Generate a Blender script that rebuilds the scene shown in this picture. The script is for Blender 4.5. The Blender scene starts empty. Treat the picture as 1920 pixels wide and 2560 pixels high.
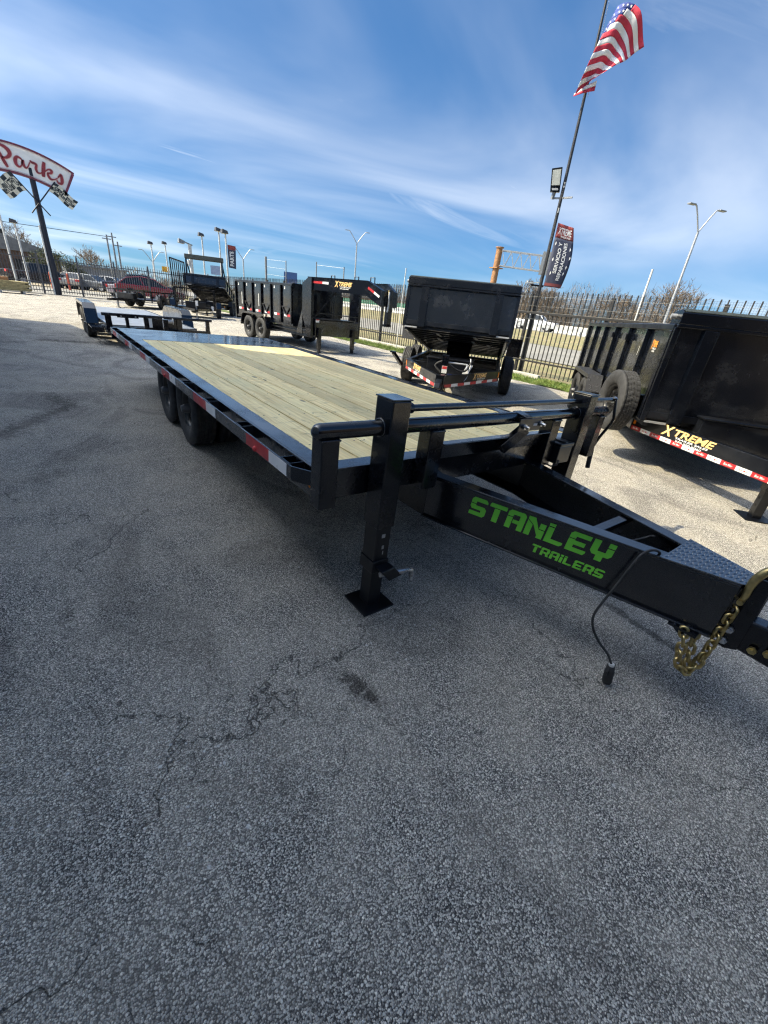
import bpy, bmesh, math, random
from mathutils import Vector, Matrix
from mathutils import noise as mnoise
random.seed(7)
S = bpy.context.scene
COL = S.collection
R = math.radians

# ------------------------------------------------------------------ camera
def cam_basis(yaw, pitch, roll):
    f = Vector((math.sin(yaw)*math.cos(pitch), math.cos(yaw)*math.cos(pitch), math.sin(pitch)))
    r = Vector((math.cos(yaw), -math.sin(yaw), 0)); u = r.cross(f)
    return r*math.cos(roll)+u*math.sin(roll), -r*math.sin(roll)+u*math.cos(roll), f
cd = bpy.data.cameras.new('camera'); cam = bpy.data.objects.new('camera', cd); COL.objects.link(cam)
r_, u_, f_ = cam_basis(0.695, -0.466, 0.113)
M = Matrix.Identity(4)
for i in range(3):
    M[i][0] = r_[i]; M[i][1] = u_[i]; M[i][2] = -f_[i]
M.translation = Vector((-2.088, -1.557, 1.542)); cam.matrix_world = M
cd.sensor_fit = 'HORIZONTAL'; cd.sensor_width = 36.0; cd.lens = 36.0*1012.14/1920.0
cd.clip_start = 0.02; cd.clip_end = 2000
S.camera = cam

# ------------------------------------------------------------------ sky, sun, exposure
SUN_AZ, SUN_EL = R(-57), R(45)
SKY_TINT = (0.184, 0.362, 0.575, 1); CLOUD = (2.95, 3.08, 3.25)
w = bpy.data.worlds.new('World'); S.world = w; w.use_nodes = True
nt = w.node_tree; nt.nodes.clear()
def N(tree, t, **kw):
    n = tree.nodes.new(t)
    for k, v in kw.items(): setattr(n, k, v)
    return n
out = N(nt, 'ShaderNodeOutputWorld'); bg = N(nt, 'ShaderNodeBackground')
sky = N(nt, 'ShaderNodeTexSky', sky_type='NISHITA'); sky.sun_disc = False
sky.sun_elevation = SUN_EL; sky.sun_rotation = SUN_AZ; sky.air_density = 1.0; sky.dust_density = 0.0; sky.ozone_density = 3.0
tc = N(nt, 'ShaderNodeTexCoord'); sx = N(nt, 'ShaderNodeSeparateXYZ')
nt.links.new(tc.outputs['Generated'], sx.inputs[0])
def wm(op, a, b=None):
    n = N(nt, 'ShaderNodeMath', operation=op)
    for i, v in enumerate((a, b)):
        if v is None: continue
        if isinstance(v, (int, float)): n.inputs[i].default_value = v
        else: nt.links.new(v, n.inputs[i])
    return n.outputs[0]
zc = wm('ADD', wm('MAXIMUM', sx.outputs[2], 0.0), 0.07)
px = wm('DIVIDE', sx.outputs[0], zc); py = wm('DIVIDE', sx.outputs[1], zc)
cb = N(nt, 'ShaderNodeCombineXYZ'); nt.links.new(px, cb.inputs[0]); nt.links.new(py, cb.inputs[1])
def wnoise(rot, scale, loc, nscale, detail, rough, dist, lo, hi):
    mp = N(nt, 'ShaderNodeMapping'); nt.links.new(cb.outputs[0], mp.inputs[0])
    mp.inputs['Rotation'].default_value = (0, 0, rot); mp.inputs['Scale'].default_value = scale; mp.inputs['Location'].default_value = loc
    n = N(nt, 'ShaderNodeTexNoise', noise_dimensions='2D'); nt.links.new(mp.outputs[0], n.inputs['Vector'])
    n.inputs['Scale'].default_value = nscale; n.inputs['Detail'].default_value = detail
    n.inputs['Roughness'].default_value = rough; n.inputs['Distortion'].default_value = dist
    mr = N(nt, 'ShaderNodeMapRange', interpolation_type='SMOOTHSTEP'); nt.links.new(n.outputs['Fac'], mr.inputs[0])
    mr.inputs[1].default_value = lo; mr.inputs[2].default_value = hi
    return mr.outputs[0]
c1 = wnoise(R(-62), (0.30, 0.62, 1), (1.1, 6.3, 0), 0.8, 6, 0.48, 0.45, 0.34, 0.76)
c2 = wnoise(R(-50), (0.20, 0.9, 1), (5.3, 8.0, 0), 1.2, 8, 0.58, 1.0, 0.55, 0.84)
c3 = wnoise(R(10), (0.32, 0.32, 1), (1.3, 8.2, 0), 0.6, 3, 0.5, 0.0, 0.34, 0.62)
sdir = N(nt, 'ShaderNodeVectorMath', operation='DOT_PRODUCT'); nt.links.new(tc.outputs['Generated'], sdir.inputs[0])
sdir.inputs[1].default_value = (math.sin(SUN_AZ)*math.cos(SUN_EL), math.cos(SUN_AZ)*math.cos(SUN_EL), math.sin(SUN_EL))
g = wm('MAXIMUM', sdir.outputs['Value'], 0.0)
cl = wm('MAXIMUM', wm('MULTIPLY', c1, 0.50), wm('MULTIPLY', c2, 0.46))
cl = wm('MULTIPLY', cl, wm('ADD', wm('MULTIPLY', c3, 0.75), 0.25))
# cirrus brightens towards the sun; this halo is boosted to fill the shaded yard
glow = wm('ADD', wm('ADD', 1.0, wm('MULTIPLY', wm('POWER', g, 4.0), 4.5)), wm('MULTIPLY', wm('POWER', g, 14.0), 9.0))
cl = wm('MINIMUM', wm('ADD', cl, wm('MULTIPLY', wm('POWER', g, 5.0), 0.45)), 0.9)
gm = N(nt, 'ShaderNodeGamma'); nt.links.new(sky.outputs[0], gm.inputs[0]); gm.inputs[1].default_value = 0.62
tint = N(nt, 'ShaderNodeMix', data_type='RGBA', blend_type='MULTIPLY'); tint.inputs[0].default_value = 1.0
nt.links.new(gm.outputs[0], tint.inputs[6]); tint.inputs[7].default_value = SKY_TINT
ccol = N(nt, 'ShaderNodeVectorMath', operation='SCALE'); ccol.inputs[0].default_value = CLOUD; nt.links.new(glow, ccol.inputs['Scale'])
mix = N(nt, 'ShaderNodeMix', data_type='RGBA')
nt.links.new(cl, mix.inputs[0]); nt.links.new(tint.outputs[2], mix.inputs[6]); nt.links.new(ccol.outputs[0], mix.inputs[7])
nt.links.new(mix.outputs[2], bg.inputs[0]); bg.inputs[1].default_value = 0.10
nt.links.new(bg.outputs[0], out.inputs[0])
sl = bpy.data.lights.new('sun', 'SUN'); sl.energy = 2.0; sl.angle = R(0.6); sl.color = (1.0, 0.87, 0.60)
so = bpy.data.objects.new('sun', sl); COL.objects.link(so)
sd = Vector((math.sin(SUN_AZ)*math.cos(SUN_EL), math.cos(SUN_AZ)*math.cos(SUN_EL), math.sin(SUN_EL)))
so.rotation_euler = sd.to_track_quat('Z', 'Y').to_euler(); so.location = sd*60
S.render.engine = 'CYCLES'
S.cycles.max_bounces = 6; S.cycles.diffuse_bounces = 3; S.cycles.glossy_bounces = 3; S.cycles.adaptive_threshold = 0.02; S.cycles.use_denoising = True; S.cycles.denoiser = 'OPENIMAGEDENOISE'; S.cycles.denoising_input_passes = 'RGB_ALBEDO_NORMAL'; S.cycles.denoising_prefilter = 'NONE'; S.cycles.filter_width = 1.25; S.cycles.sample_clamp_indirect = 4.0
vs = S.view_settings; vs.view_transform = 'Standard'; vs.look = 'None'; vs.exposure = 2.15; vs.gamma = 1.0
S.render.resolution_x = 768; S.render.resolution_y = 1024

# ------------------------------------------------------------------ materials
class NT:
    def __init__(s, name):
        s.m = bpy.data.materials.new(name); s.m.use_nodes = True; s.t = s.m.node_tree
        s.b = s.t.nodes['Principled BSDF']; s.tc = None; s.dim = '3D'
    def n(s, t, **kw): return N(s.t, t, **kw)
    def l(s, a, b): s.t.links.new(a, b)
    def co(s, kind='Object'):
        if s.tc is None: s.tc = s.n('ShaderNodeTexCoord')
        return s.tc.outputs[kind]
    def mapping(s, scale=(1, 1, 1), kind='Object', rot=(0, 0, 0)):
        mp = s.n('ShaderNodeMapping'); s.l(s.co(kind), mp.inputs[0]); mp.inputs['Scale'].default_value = scale; mp.inputs['Rotation'].default_value = rot
        return mp.outputs[0]
    def noise(s, scale, detail=4, rough=.55, vec=None, dist=0):
        n = s.n('ShaderNodeTexNoise', noise_dimensions=s.dim); s.l(vec if vec is not None else s.co(), n.inputs['Vector'])
        n.inputs['Scale'].default_value = scale; n.inputs['Detail'].default_value = detail; n.inputs['Roughness'].default_value = rough; n.inputs['Distortion'].default_value = dist
        return n.outputs['Fac']
    def vor(s, scale, feature='F1', vec=None, out='Distance'):
        n = s.n('ShaderNodeTexVoronoi', feature=feature, voronoi_dimensions=s.dim); s.l(vec if vec is not None else s.co(), n.inputs['Vector']); n.inputs['Scale'].default_value = scale
        return n.outputs[out]
    def math(s, op, a, b=0):
        n = s.n('ShaderNodeMath', operation=op)
        for i, v in enumerate((a, b)):
            if isinstance(v, (int, float)): n.inputs[i].default_value = v
            else: s.l(v, n.inputs[i])
        return n.outputs[0]
    def rng(s, v, a, b, c=0., d=1., smooth=True):
        n = s.n('ShaderNodeMapRange', interpolation_type='SMOOTHSTEP' if smooth else 'LINEAR'); s.l(v, n.inputs[0])
        for i, x in enumerate((a, b, c, d)): n.inputs[i+1].default_value = x
        return n.outputs[0]
    def mix(s, f, a, b, mode='MIX'):
        n = s.n('ShaderNodeMix', data_type='RGBA', blend_type=mode)
        for i, v in ((0, f), (6, a), (7, b)):
            if isinstance(v, (int, float)): n.inputs[i].default_value = v
            elif isinstance(v, tuple): n.inputs[i].default_value = (*v, 1) if len(v) == 3 else v
            else: s.l(v, n.inputs[i])
        return n.outputs[2]
    def base(s, c):
        if isinstance(c, tuple): s.b.inputs['Base Color'].default_value = (*c, 1)
        else: s.l(c, s.b.inputs['Base Color'])
    def rough(s, v):
        if isinstance(v, (int, float)): s.b.inputs['Roughness'].default_value = v
        else: s.l(v, s.b.inputs['Roughness'])
    def bump(s, h, st=.3, d=.01, normal=None):
        n = s.n('ShaderNodeBump'); n.inputs['Strength'].default_value = st; n.inputs['Distance'].default_value = d; s.l(h, n.inputs['Height'])
        if normal is not None: s.l(normal, n.inputs['Normal'])
        s.l(n.outputs[0], s.b.inputs['Normal']); return n.outputs[0]
    def set(s, **kw):
        for k, v in kw.items(): s.b.inputs[k].default_value = v
        return s
MATS = {}
def plain(name, col, rough=.5, metal=0., var=.12, scale=6., bump=0., coat=0.):
    if name in MATS: return MATS[name]
    k = NT(name); v = k.noise(scale, 5); f = k.rng(v, .3, .7)
    k.base(k.mix(f, tuple(c*(1-var) for c in col), tuple(min(1, c*(1+var)) for c in col)))
    k.rough(k.rng(k.noise(scale*1.7, 4), .3, .7, max(.02, rough-.08), min(1, rough+.08)))
    k.set(Metallic=metal); k.b.inputs['Coat Weight'].default_value = coat
    if bump: k.bump(k.noise(scale*6, 4), bump, .01)
    MATS[name] = k.m; return k.m

def black_paint(name, rough=.20, dust=.14):
    k = NT(name); d = k.noise(3.2, 6, .6); d2 = k.noise(38, 3)
    dm = k.math('MULTIPLY', k.rng(d, .45, .8), k.rng(d2, .3, .75))
    k.base(k.mix(k.math('MULTIPLY', dm, dust), (.0022, .0031, .0058), (.030, .035, .044)))
    k.rough(k.math('ADD', k.rng(d, .3, .75, rough-.07, rough+.12), k.math('MULTIPLY', dm, .25)))
    k.bump(k.noise(7, 3), .05, .02)
    k.set(**{'Coat Weight': .30, 'Coat Roughness': .06, 'Coat IOR': 1.5, 'IOR': 1.42}); MATS[name] = k.m; return k.m
BLK = black_paint('black_paint'); BLKG = black_paint('black_gloss_paint', .17, .08); BLKM = black_paint('black_worn_paint', .34, .4)
BLKG.node_tree.nodes['Principled BSDF'].inputs['IOR'].default_value = 1.7
TREAD = black_paint('black_tread_steel', .24, .05); TREAD.node_tree.nodes['Principled BSDF'].inputs['IOR'].default_value = 2.8
RUB = plain('tyre_rubber', (.026, .026, .027), .75, var=.3, scale=14, bump=.2)
RIMB = plain('black_wheel_steel', (.006, .006, .0065), .35)
STEEL = plain('zinc_steel', (.55, .56, .58), .32, 1., scale=30)
GALV = plain('galvanised_steel', (.42, .43, .44), .5, .7, scale=8)
BRASS = plain('yellow_zinc_plate', (.46, .36, .16), .38, 1., var=.3, scale=25)
WHITE = plain('white_print', (.78, .78, .76), .45, var=.04)
TAPEW = plain('reflective_white_tape', (.72, .73, .74), .35, var=.06)
TAPER = plain('reflective_red_tape', (.42, .025, .03), .35, var=.12)
AMBER = plain('amber_lens', (.75, .22, .02), .2)
ORANGE = plain('orange_print', (.85, .33, .05), .45)
GOLD = plain('gold_print', (.88, .56, .22), .45, var=.2, scale=3)
REDP = plain('red_print', (.62, .05, .05), .5)
LEDGEM = plain('flood_lens', (.55, .56, .50), .25)
GREY = plain('grey_metal', (.22, .23, .24), .5, .3)
PALE = plain('pale_pole_paint', (.56, .57, .56), .5, var=.1)
CONC = plain('concrete', (.42, .40, .36), .85, var=.15, scale=3, bump=.2)
PAPER = plain('paper_tag', (.80, .80, .78), .6, var=.05)
RUST = plain('brown_weathered_steel', (.30, .155, .07), .65, .2, var=.25, scale=2.5)

def mat_green():
    k = NT('green_vinyl'); sp = k.n('ShaderNodeSeparateXYZ'); k.l(k.co('Object'), sp.inputs[0])
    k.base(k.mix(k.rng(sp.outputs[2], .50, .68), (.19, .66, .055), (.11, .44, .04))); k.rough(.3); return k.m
GREEN = mat_green()

def mat_wood():
    k = NT('treated_pine_planks')
    oi = k.n('ShaderNodeObjectInfo')
    add = k.n('ShaderNodeVectorMath', operation='MULTIPLY_ADD'); cmb = k.n('ShaderNodeCombineXYZ')
    for i in range(3): k.l(oi.outputs['Random'], cmb.inputs[i])
    k.l(cmb.outputs[0], add.inputs[0]); add.inputs[1].default_value = (17, 31, 5); k.l(k.co(), add.inputs[2])
    v0 = add.outputs[0]
    mp = k.n('ShaderNodeMapping'); k.l(v0, mp.inputs[0]); mp.inputs['Scale'].default_value = (16, .9, 16)
    g = k.noise(1.6, 8, .62, mp.outputs[0], 1.1)
    mp2 = k.n('ShaderNodeMapping'); k.l(v0, mp2.inputs[0]); mp2.inputs['Scale'].default_value = (80, 3, 80)
    fine = k.noise(1.0, 5, .6, mp2.outputs[0])
    broad = k.noise(1.3, 4, .6, v0)
    c = k.mix(k.rng(g, .30, .70), (.68, .505, .215), (.95, .775, .395))
    c = k.mix(k.math('MULTIPLY', k.rng(broad, .42, .70), .55), c, (.70, .63, .33))
    c = k.mix(k.math('MULTIPLY', k.rng(fine, .48, .76), .55), c, (.38, .31, .17))
    # knots and dark checks
    mk = k.n('ShaderNodeMapping'); k.l(v0, mk.inputs[0]); mk.inputs['Scale'].default_value = (5.2, 2.0, 1)
    kd = k.vor(1.0, 'F1', mk.outputs[0]); kn = k.math('MULTIPLY', k.rng(kd, .06, .13, 1, 0), k.rng(k.noise(2.1, 1, .5, v0), .42, .50))
    mc = k.n('ShaderNodeMapping'); k.l(v0, mc.inputs[0]); mc.inputs['Scale'].default_value = (3.5, 26, 1); mc.inputs['Rotation'].default_value = (0, 0, R(14))
    ck = k.noise(1.0, 6, .7, mc.outputs[0], 1.6)
    chk = k.math('MULTIPLY', k.rng(ck, .585, .65), k.rng(k.noise(3.3, 2, .5, v0), .38, .56))
    dark = k.math('MINIMUM', k.math('ADD', k.math('MULTIPLY', kn, .85), k.math('MULTIPLY', chk, .7)), 1.0)
    c = k.mix(dark, c, (.095, .075, .045))
    hsv = k.n('ShaderNodeHueSaturation'); k.l(c, hsv.inputs['Color']); k.l(k.rng(oi.outputs['Random'], 0, 1, .74, 1.14, False), hsv.inputs['Value'])
    k.base(hsv.outputs[0]); k.rough(.62)
    k.bump(k.math('SUBTRACT', k.math('MULTIPLY', fine, .5), dark), .35, .004); return k.m
WOOD = mat_wood()
SCREW = plain('dull_screw_head', (.10, .095, .085), .5, .6)

STAINS = [((-1.29, -.50), (-1.27, -.65), .05, .75), ((-1.27, -.67), (-1.26, -.90), .010, .3), ((.41, -.91), (.35, -1.31), .045, .65),
          ((-2.68, 3.87), (-2.32, 4.57), .17, .5), ((-2.32, 4.57), (-2.05, 5.01), .15, .5), ((-2.05, 5.01), (-2.26, 5.76), .16, .5), ((-2.2, 11.87), (-1.4, 11.68), .30, .65), ((-2.95, 11.25), (-2.7, 11.35), .25, .5), ((-2.40, 2.55), (-2.25, 2.65), .16, .35)]
def mat_asphalt():
    k = NT('old_asphalt'); k.dim = '2D'
    v = k.co()
    vo = k.n('ShaderNodeTexVoronoi', feature='F1', voronoi_dimensions='2D'); k.l(v, vo.inputs['Vector']); vo.inputs['Scale'].default_value = 215; vo.inputs['Randomness'].default_value = 1.0
    vo2 = k.n('ShaderNodeTexVoronoi', feature='F1', voronoi_dimensions='2D'); k.l(v, vo2.inputs['Vector']); vo2.inputs['Scale'].default_value = 96
    sc = k.n('ShaderNodeSeparateColor'); k.l(vo.outputs['Color'], sc.inputs[0])
    sc2 = k.n('ShaderNodeSeparateColor'); k.l(vo2.outputs['Color'], sc2.inputs[0])
    stone = k.mix(k.math('POWER', sc.outputs[0], 1.35), (.10, .093, .081), (.70, .645, .535))
    st2 = k.math('MULTIPLY', k.rng(vo2.outputs['Distance'], .26, .40, 1, 0), k.rng(sc2.outputs[1], .50, .58))
    stone = k.mix(st2, stone, k.mix(sc2.outputs[0], (.30, .278, .235), (.82, .76, .64)))
    gap = k.math('MULTIPLY', k.rng(vo.outputs['Distance'], .36, .66), k.math('SUBTRACT', 1, st2))
    wear = k.noise(.8, 5, .62); wear2 = k.noise(2.6, 4, .6)
    lot = k.rng(k.math('ADD', k.math('MULTIPLY', wear, .55), k.math('MULTIPLY', wear2, .45)), .38, .62)
    c = k.mix(k.math('MULTIPLY', gap, k.rng(lot, 0, 1, 1.0, .80, False)), stone, (.050, .048, .045))
    c = k.mix(k.math('MULTIPLY', lot, .24), c, (.46, .41, .32))
    c = k.mix(1.0, c, k.mix(lot, (1.18, 1.21, 1.29), (1.24, 1.26, 1.33)), 'MULTIPLY')
    dk = k.rng(k.noise(1.4, 4, .62, k.mapping((1.0, .6, 1), rot=(0, 0, .5)), .8), .47, .70)
    c = k.mix(k.math('MULTIPLY', dk, .55), c, k.mix(1.0, c, (.50, .50, .51), 'MULTIPLY'))
    # oil drips and scrapes: streaks lying where they fell
    sep = k.n('ShaderNodeSeparateXYZ'); k.l(k.co(), sep.inputs[0]); ox, oy = sep.outputs[0], sep.outputs[1]
    ragged = k.math('SUBTRACT', k.noise(14, 5, .75), .5); oil = None
    for (ax, ay), (bx, by), wd, st in STAINS:
        ux, uy = bx-ax, by-ay; L2 = ux*ux+uy*uy+1e-6
        rx, ry = k.math('SUBTRACT', ox, ax), k.math('SUBTRACT', oy, ay)
        t = k.math('MINIMUM', k.math('MAXIMUM', k.math('ADD', k.math('MULTIPLY', rx, ux/L2), k.math('MULTIPLY', ry, uy/L2)), 0.), 1.)
        dx, dy = k.math('SUBTRACT', rx, k.math('MULTIPLY', t, ux)), k.math('SUBTRACT', ry, k.math('MULTIPLY', t, uy))
        d = k.math('ADD', k.math('SQRT', k.math('ADD', k.math('MULTIPLY', dx, dx), k.math('MULTIPLY', dy, dy))), k.math('MULTIPLY', ragged, wd*4.2))
        m = k.rng(d, wd*.1, wd*1.05, st, 0); oil = m if oil is None else k.math('MAXIMUM', oil, m)
    c = k.mix(oil, c, k.mix(1.0, c, (.14, .135, .13), 'MULTIPLY'))
    wob = k.n('ShaderNodeVectorMath', operation='MULTIPLY_ADD'); n3 = k.n('ShaderNodeTexNoise', noise_dimensions='2D'); k.l(k.co(), n3.inputs['Vector']); n3.inputs['Scale'].default_value = 1.9; n3.inputs['Detail'].default_value = 5; n3.inputs['Roughness'].default_value = .58
    k.l(n3.outputs['Color'], wob.inputs[0]); wob.inputs[1].default_value = (.8, .8, 0); k.l(k.co(), wob.inputs[2])
    ce = k.vor(.62, 'DISTANCE_TO_EDGE', wob.outputs[0])
    ce2 = k.vor(1.9, 'DISTANCE_TO_EDGE', wob.outputs[0])
    cr = k.math('MULTIPLY', k.rng(ce, .0, .0048, 1, 0), k.rng(k.noise(.8, 2), .42, .58))
    cr2 = k.math('MULTIPLY', k.rng(ce2, .0, .007, 1, 0), k.rng(wear, .53, .62))
    crk = k.math('MAXIMUM', cr, k.math('MULTIPLY', cr2, .75))
    c = k.mix(k.math('MULTIPLY', crk, .66), c, (.022, .021, .020))
    fl = k.vor(9.0, 'F1'); flk = k.math('MULTIPLY', k.rng(k.math('ADD', fl, k.math('MULTIPLY', ragged, .12)), .02, .07, 1, 0), k.rng(k.noise(1.3, 3), .52, .62))
    c = k.mix(k.math('MULTIPLY', flk, .8), c, (.80, .79, .76))
    k.base(c); k.rough(.9); k.set(**{'Specular IOR Level': .12})
    h = k.math('SUBTRACT', k.math('SUBTRACT', 1, k.math('MULTIPLY', vo.outputs['Distance'], .8)), k.math('MULTIPLY', crk, 1.8))
    h = k.math('ADD', h, k.math('MULTIPLY', st2, .4))
    k.bump(h, .95, .007)
    return k.m
ASPH = mat_asphalt()

def mat_ground(name, a, b, c, sc=.8):
    k = NT(name); k.dim = '2D'; m = k.mix(k.rng(k.noise(sc, 6, .62), .35, .65), a, b)
    m = k.mix(k.math('MULTIPLY', k.rng(k.noise(sc*9, 5, .6), .45, .7), .7), m, c)
    k.base(m); k.rough(.9); k.bump(k.noise(sc*30, 5), .5, .03); return k.m
DRY = mat_ground('dry_grass_ground', (.235, .195, .10), (.15, .15, .062), (.30, .26, .16))
LAWN = mat_ground('lawn_soil', (.07, .105, .022), (.10, .13, .03), (.05, .07, .02))
ROADM = mat_ground('far_road_asphalt', (.20, .195, .18), (.26, .25, .225), (.17, .165, .155), .3)
TANLOT = mat_ground('far_lot_dirt', (.32, .27, .19), (.26, .23, .17), (.22, .19, .15), .2)

def mat_grass():
    k = NT('grass_blades'); oi = k.noise(5, 2); k.base(k.mix(k.rng(oi, .3, .7), (.095, .17, .028), (.19, .23, .055))); k.rough(.6)
    k.set(**{'Transmission Weight': 0.0}); return k.m
GRASS = mat_grass()
def mat_bark(): 
    k = NT('bare_twigs'); k.base(k.mix(k.rng(k.noise(1.5, 3), .3, .7), (.135, .105, .08), (.21, .165, .125))); k.rough(.9); return k.m
BARK = mat_bark()
EVER = plain('evergreen_leaves', (.045, .062, .02), .7, var=.5, scale=1.2)

# ------------------------------------------------------------------ mesh helpers
class MB:
    def __init__(s): s.v = []; s.f = []; s.m = []; s.sm = []
    def add(s, vs, fs, mi=0, smooth=False):
        o = len(s.v); s.v += [tuple(v) for v in vs]
        for f in fs: s.f.append(tuple(i+o for i in f)); s.m.append(mi); s.sm.append(smooth)
        return s
    def box(s, a, b, mi=0):
        (x0, y0, z0), (x1, y1, z1) = a, b
        x0, x1 = sorted((x0, x1)); y0, y1 = sorted((y0, y1)); z0, z1 = sorted((z0, z1))
        return s.add([(x0,y0,z0),(x1,y0,z0),(x1,y1,z0),(x0,y1,z0),(x0,y0,z1),(x1,y0,z1),(x1,y1,z1),(x0,y1,z1)],
                     [(0,3,2,1),(4,5,6,7),(0,1,5,4),(1,2,6,5),(2,3,7,6),(3,0,4,7)], mi)
    def hexa(s, p, mi=0):   # 8 points, bottom 4 ccw, top 4 ccw
        return s.add(p, [(0,3,2,1),(4,5,6,7),(0,1,5,4),(1,2,6,5),(2,3,7,6),(3,0,4,7)], mi)
    def bar(s, p0, p1, w, h, mi=0, up=(0,0,1)):
        p0, p1 = Vector(p0), Vector(p1); d = (p1-p0).normalized(); up = Vector(up)
        if abs(d.dot(up)) > .99: up = Vector((0, 1, 0))
        a = d.cross(up).normalized()*w/2; b = a.cross(d).normalized()*h/2
        return s.hexa([p0-a-b, p0+a-b, p1+a-b, p1-a-b, p0-a+b, p0+a+b, p1+a+b, p1-a+b], mi)
    def cyl(s, p0, p1, r, n=12, r2=None, mi=0, caps=True, smooth=True):
        p0, p1 = Vector(p0), Vector(p1); d = (p1-p0).normalized(); r2 = r if r2 is None else r2
        a = d.orthogonal().normalized(); b = d.cross(a)
        vs = [p0+(a*math.cos(t)+b*math.sin(t))*r for t in (2*math.pi*i/n for i in range(n))] + [p1+(a*math.cos(t)+b*math.sin(t))*r2 for t in (2*math.pi*i/n for i in range(n))]
        s.add(vs, [(i, (i+1) % n, n+(i+1) % n, n+i) for i in range(n)], mi, smooth)
        if caps: s.add(vs[:n], [tuple(reversed(range(n)))], mi); s.add(vs[n:], [tuple(range(n))], mi)
        return s
    def tube(s, pts, r, n=8, mi=0, caps=True):
        pts = [Vector(p) for p in pts]; rings = []; ref = None
        rs = r if isinstance(r, (list, tuple)) else [r]*len(pts)
        for i, p in enumerate(pts):
            d = (pts[min(i+1, len(pts)-1)]-pts[max(i-1, 0)]).normalized()
            a = d.orthogonal().normalized() if ref is None else (ref-d*ref.dot(d)).normalized()
            ref = a; b = d.cross(a)
            rings.append([p+(a*math.cos(t)+b*math.sin(t))*rs[i] for t in (2*math.pi*k/n for k in range(n))])
        vs = [v for rg in rings for v in rg]
        fs = [(j*n+i, j*n+(i+1) % n, (j+1)*n+(i+1) % n, (j+1)*n+i) for j in range(len(pts)-1) for i in range(n)]
        s.add(vs, fs, mi, True)
        if caps: s.add(rings[0], [tuple(reversed(range(n)))], mi); s.add(rings[-1], [tuple(range(n))], mi)
        return s
    def prism(s, pts, fn, d0, d1, mi=0):  # 2d polygon (ccw) extruded; fn(u,v,d)->xyz
        n = len(pts); a = [fn(u, v, d0) for u, v in pts]; b = [fn(u, v, d1) for u, v in pts]
        return s.add(a+b, [tuple(reversed(range(n))), tuple(range(n, 2*n))]+[(i, (i+1) % n, n+(i+1) % n, n+i) for i in range(n)], mi)
    def lathe(s, c, axis, prof, n=24, mi=0, smooth=True):  # prof: (offset along axis, radius)
        c = Vector(c); d = Vector(axis).normalized(); a = d.orthogonal().normalized(); b = d.cross(a); vs = []
        for o, r in prof: vs += [c+d*o+(a*math.cos(t)+b*math.sin(t))*r for t in (2*math.pi*i/n for i in range(n))]
        return s.add(vs, [(j*n+i, j*n+(i+1) % n, (j+1)*n+(i+1) % n, (j+1)*n+i) for j in range(len(prof)-1) for i in range(n)], mi, smooth)
    def sphere(s, c, r, n=12, m=8, mi=0):
        c = Vector(c); prof = [(-r*math.cos(math.pi*j/m), max(1e-4, r*math.sin(math.pi*j/m))) for j in range(m+1)]
        return s.lathe(c, (0, 0, 1), prof, n, mi)
    def mesh(s, name, mats):
        me = bpy.data.meshes.new(name); me.from_pydata(s.v, [], s.f)
        for m in (mats if isinstance(mats, (list, tuple)) else [mats]): me.materials.append(m)
        me.polygons.foreach_set('material_index', s.m); me.polygons.foreach_set('use_smooth', s.sm); me.update(); return me
    def build(s, name, mats, parent=None, bevel=0., fix=True):
        me = s.mesh(name, mats)
        if fix:
            bm = bmesh.new(); bm.from_mesh(me); bmesh.ops.recalc_face_normals(bm, faces=bm.faces); bm.to_mesh(me); bm.free()
        return link(name, me, parent, bevel)
def link(name, me, parent=None, bevel=0.):
    o = bpy.data.objects.new(name, me); COL.objects.link(o); o.parent = parent
    if bevel:
        b = o.modifiers.new('bevel', 'BEVEL'); b.width = bevel; b.segments = 2; b.limit_method = 'ANGLE'; b.angle_limit = R(40); b.harden_normals = False
    return o
def tag(o, label, cat, group=None):
    o['label'] = label; o['category'] = cat
    if group: o['group'] = group
    return o
def struct(o): o['kind'] = 'structure'; return o
def stuff(o): o['kind'] = 'stuff'; return o
def thing(name, label, cat, loc=(0, 0, 0), rz=0., group=None):
    o = bpy.data.objects.new(name, None); o.empty_display_size = .2; COL.objects.link(o); o.location = loc; o.rotation_euler = (0, 0, rz)
    return tag(o, label, cat, group)
def copy_tree(o, parent=None):
    c = o.copy(); COL.objects.link(c); c.parent = parent
    for ch in o.children: copy_tree(ch, c)
    return c
def text_geo(body, size=1., bold=.0, shear=0., sx=1., space=1., line=1.):
    cu = bpy.data.curves.new('t', 'FONT'); cu.body = body; cu.size = size; cu.offset = bold; cu.shear = shear; cu.space_character = space
    cu.align_x = 'CENTER'; cu.align_y = 'CENTER'; cu.fill_mode = 'FRONT'; cu.resolution_u = 3; cu.space_line = line
    ob = bpy.data.objects.new('t', cu); COL.objects.link(ob); bpy.context.view_layer.update()
    me = bpy.data.meshes.new_from_object(ob.evaluated_get(bpy.context.evaluated_depsgraph_get()))
    vs = [(v.co.x*sx, v.co.y) for v in me.vertices]; fs = [tuple(p.vertices) for p in me.polygons]
    bpy.data.objects.remove(ob); bpy.data.curves.remove(cu); bpy.data.meshes.remove(me)
    return vs, fs
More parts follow.
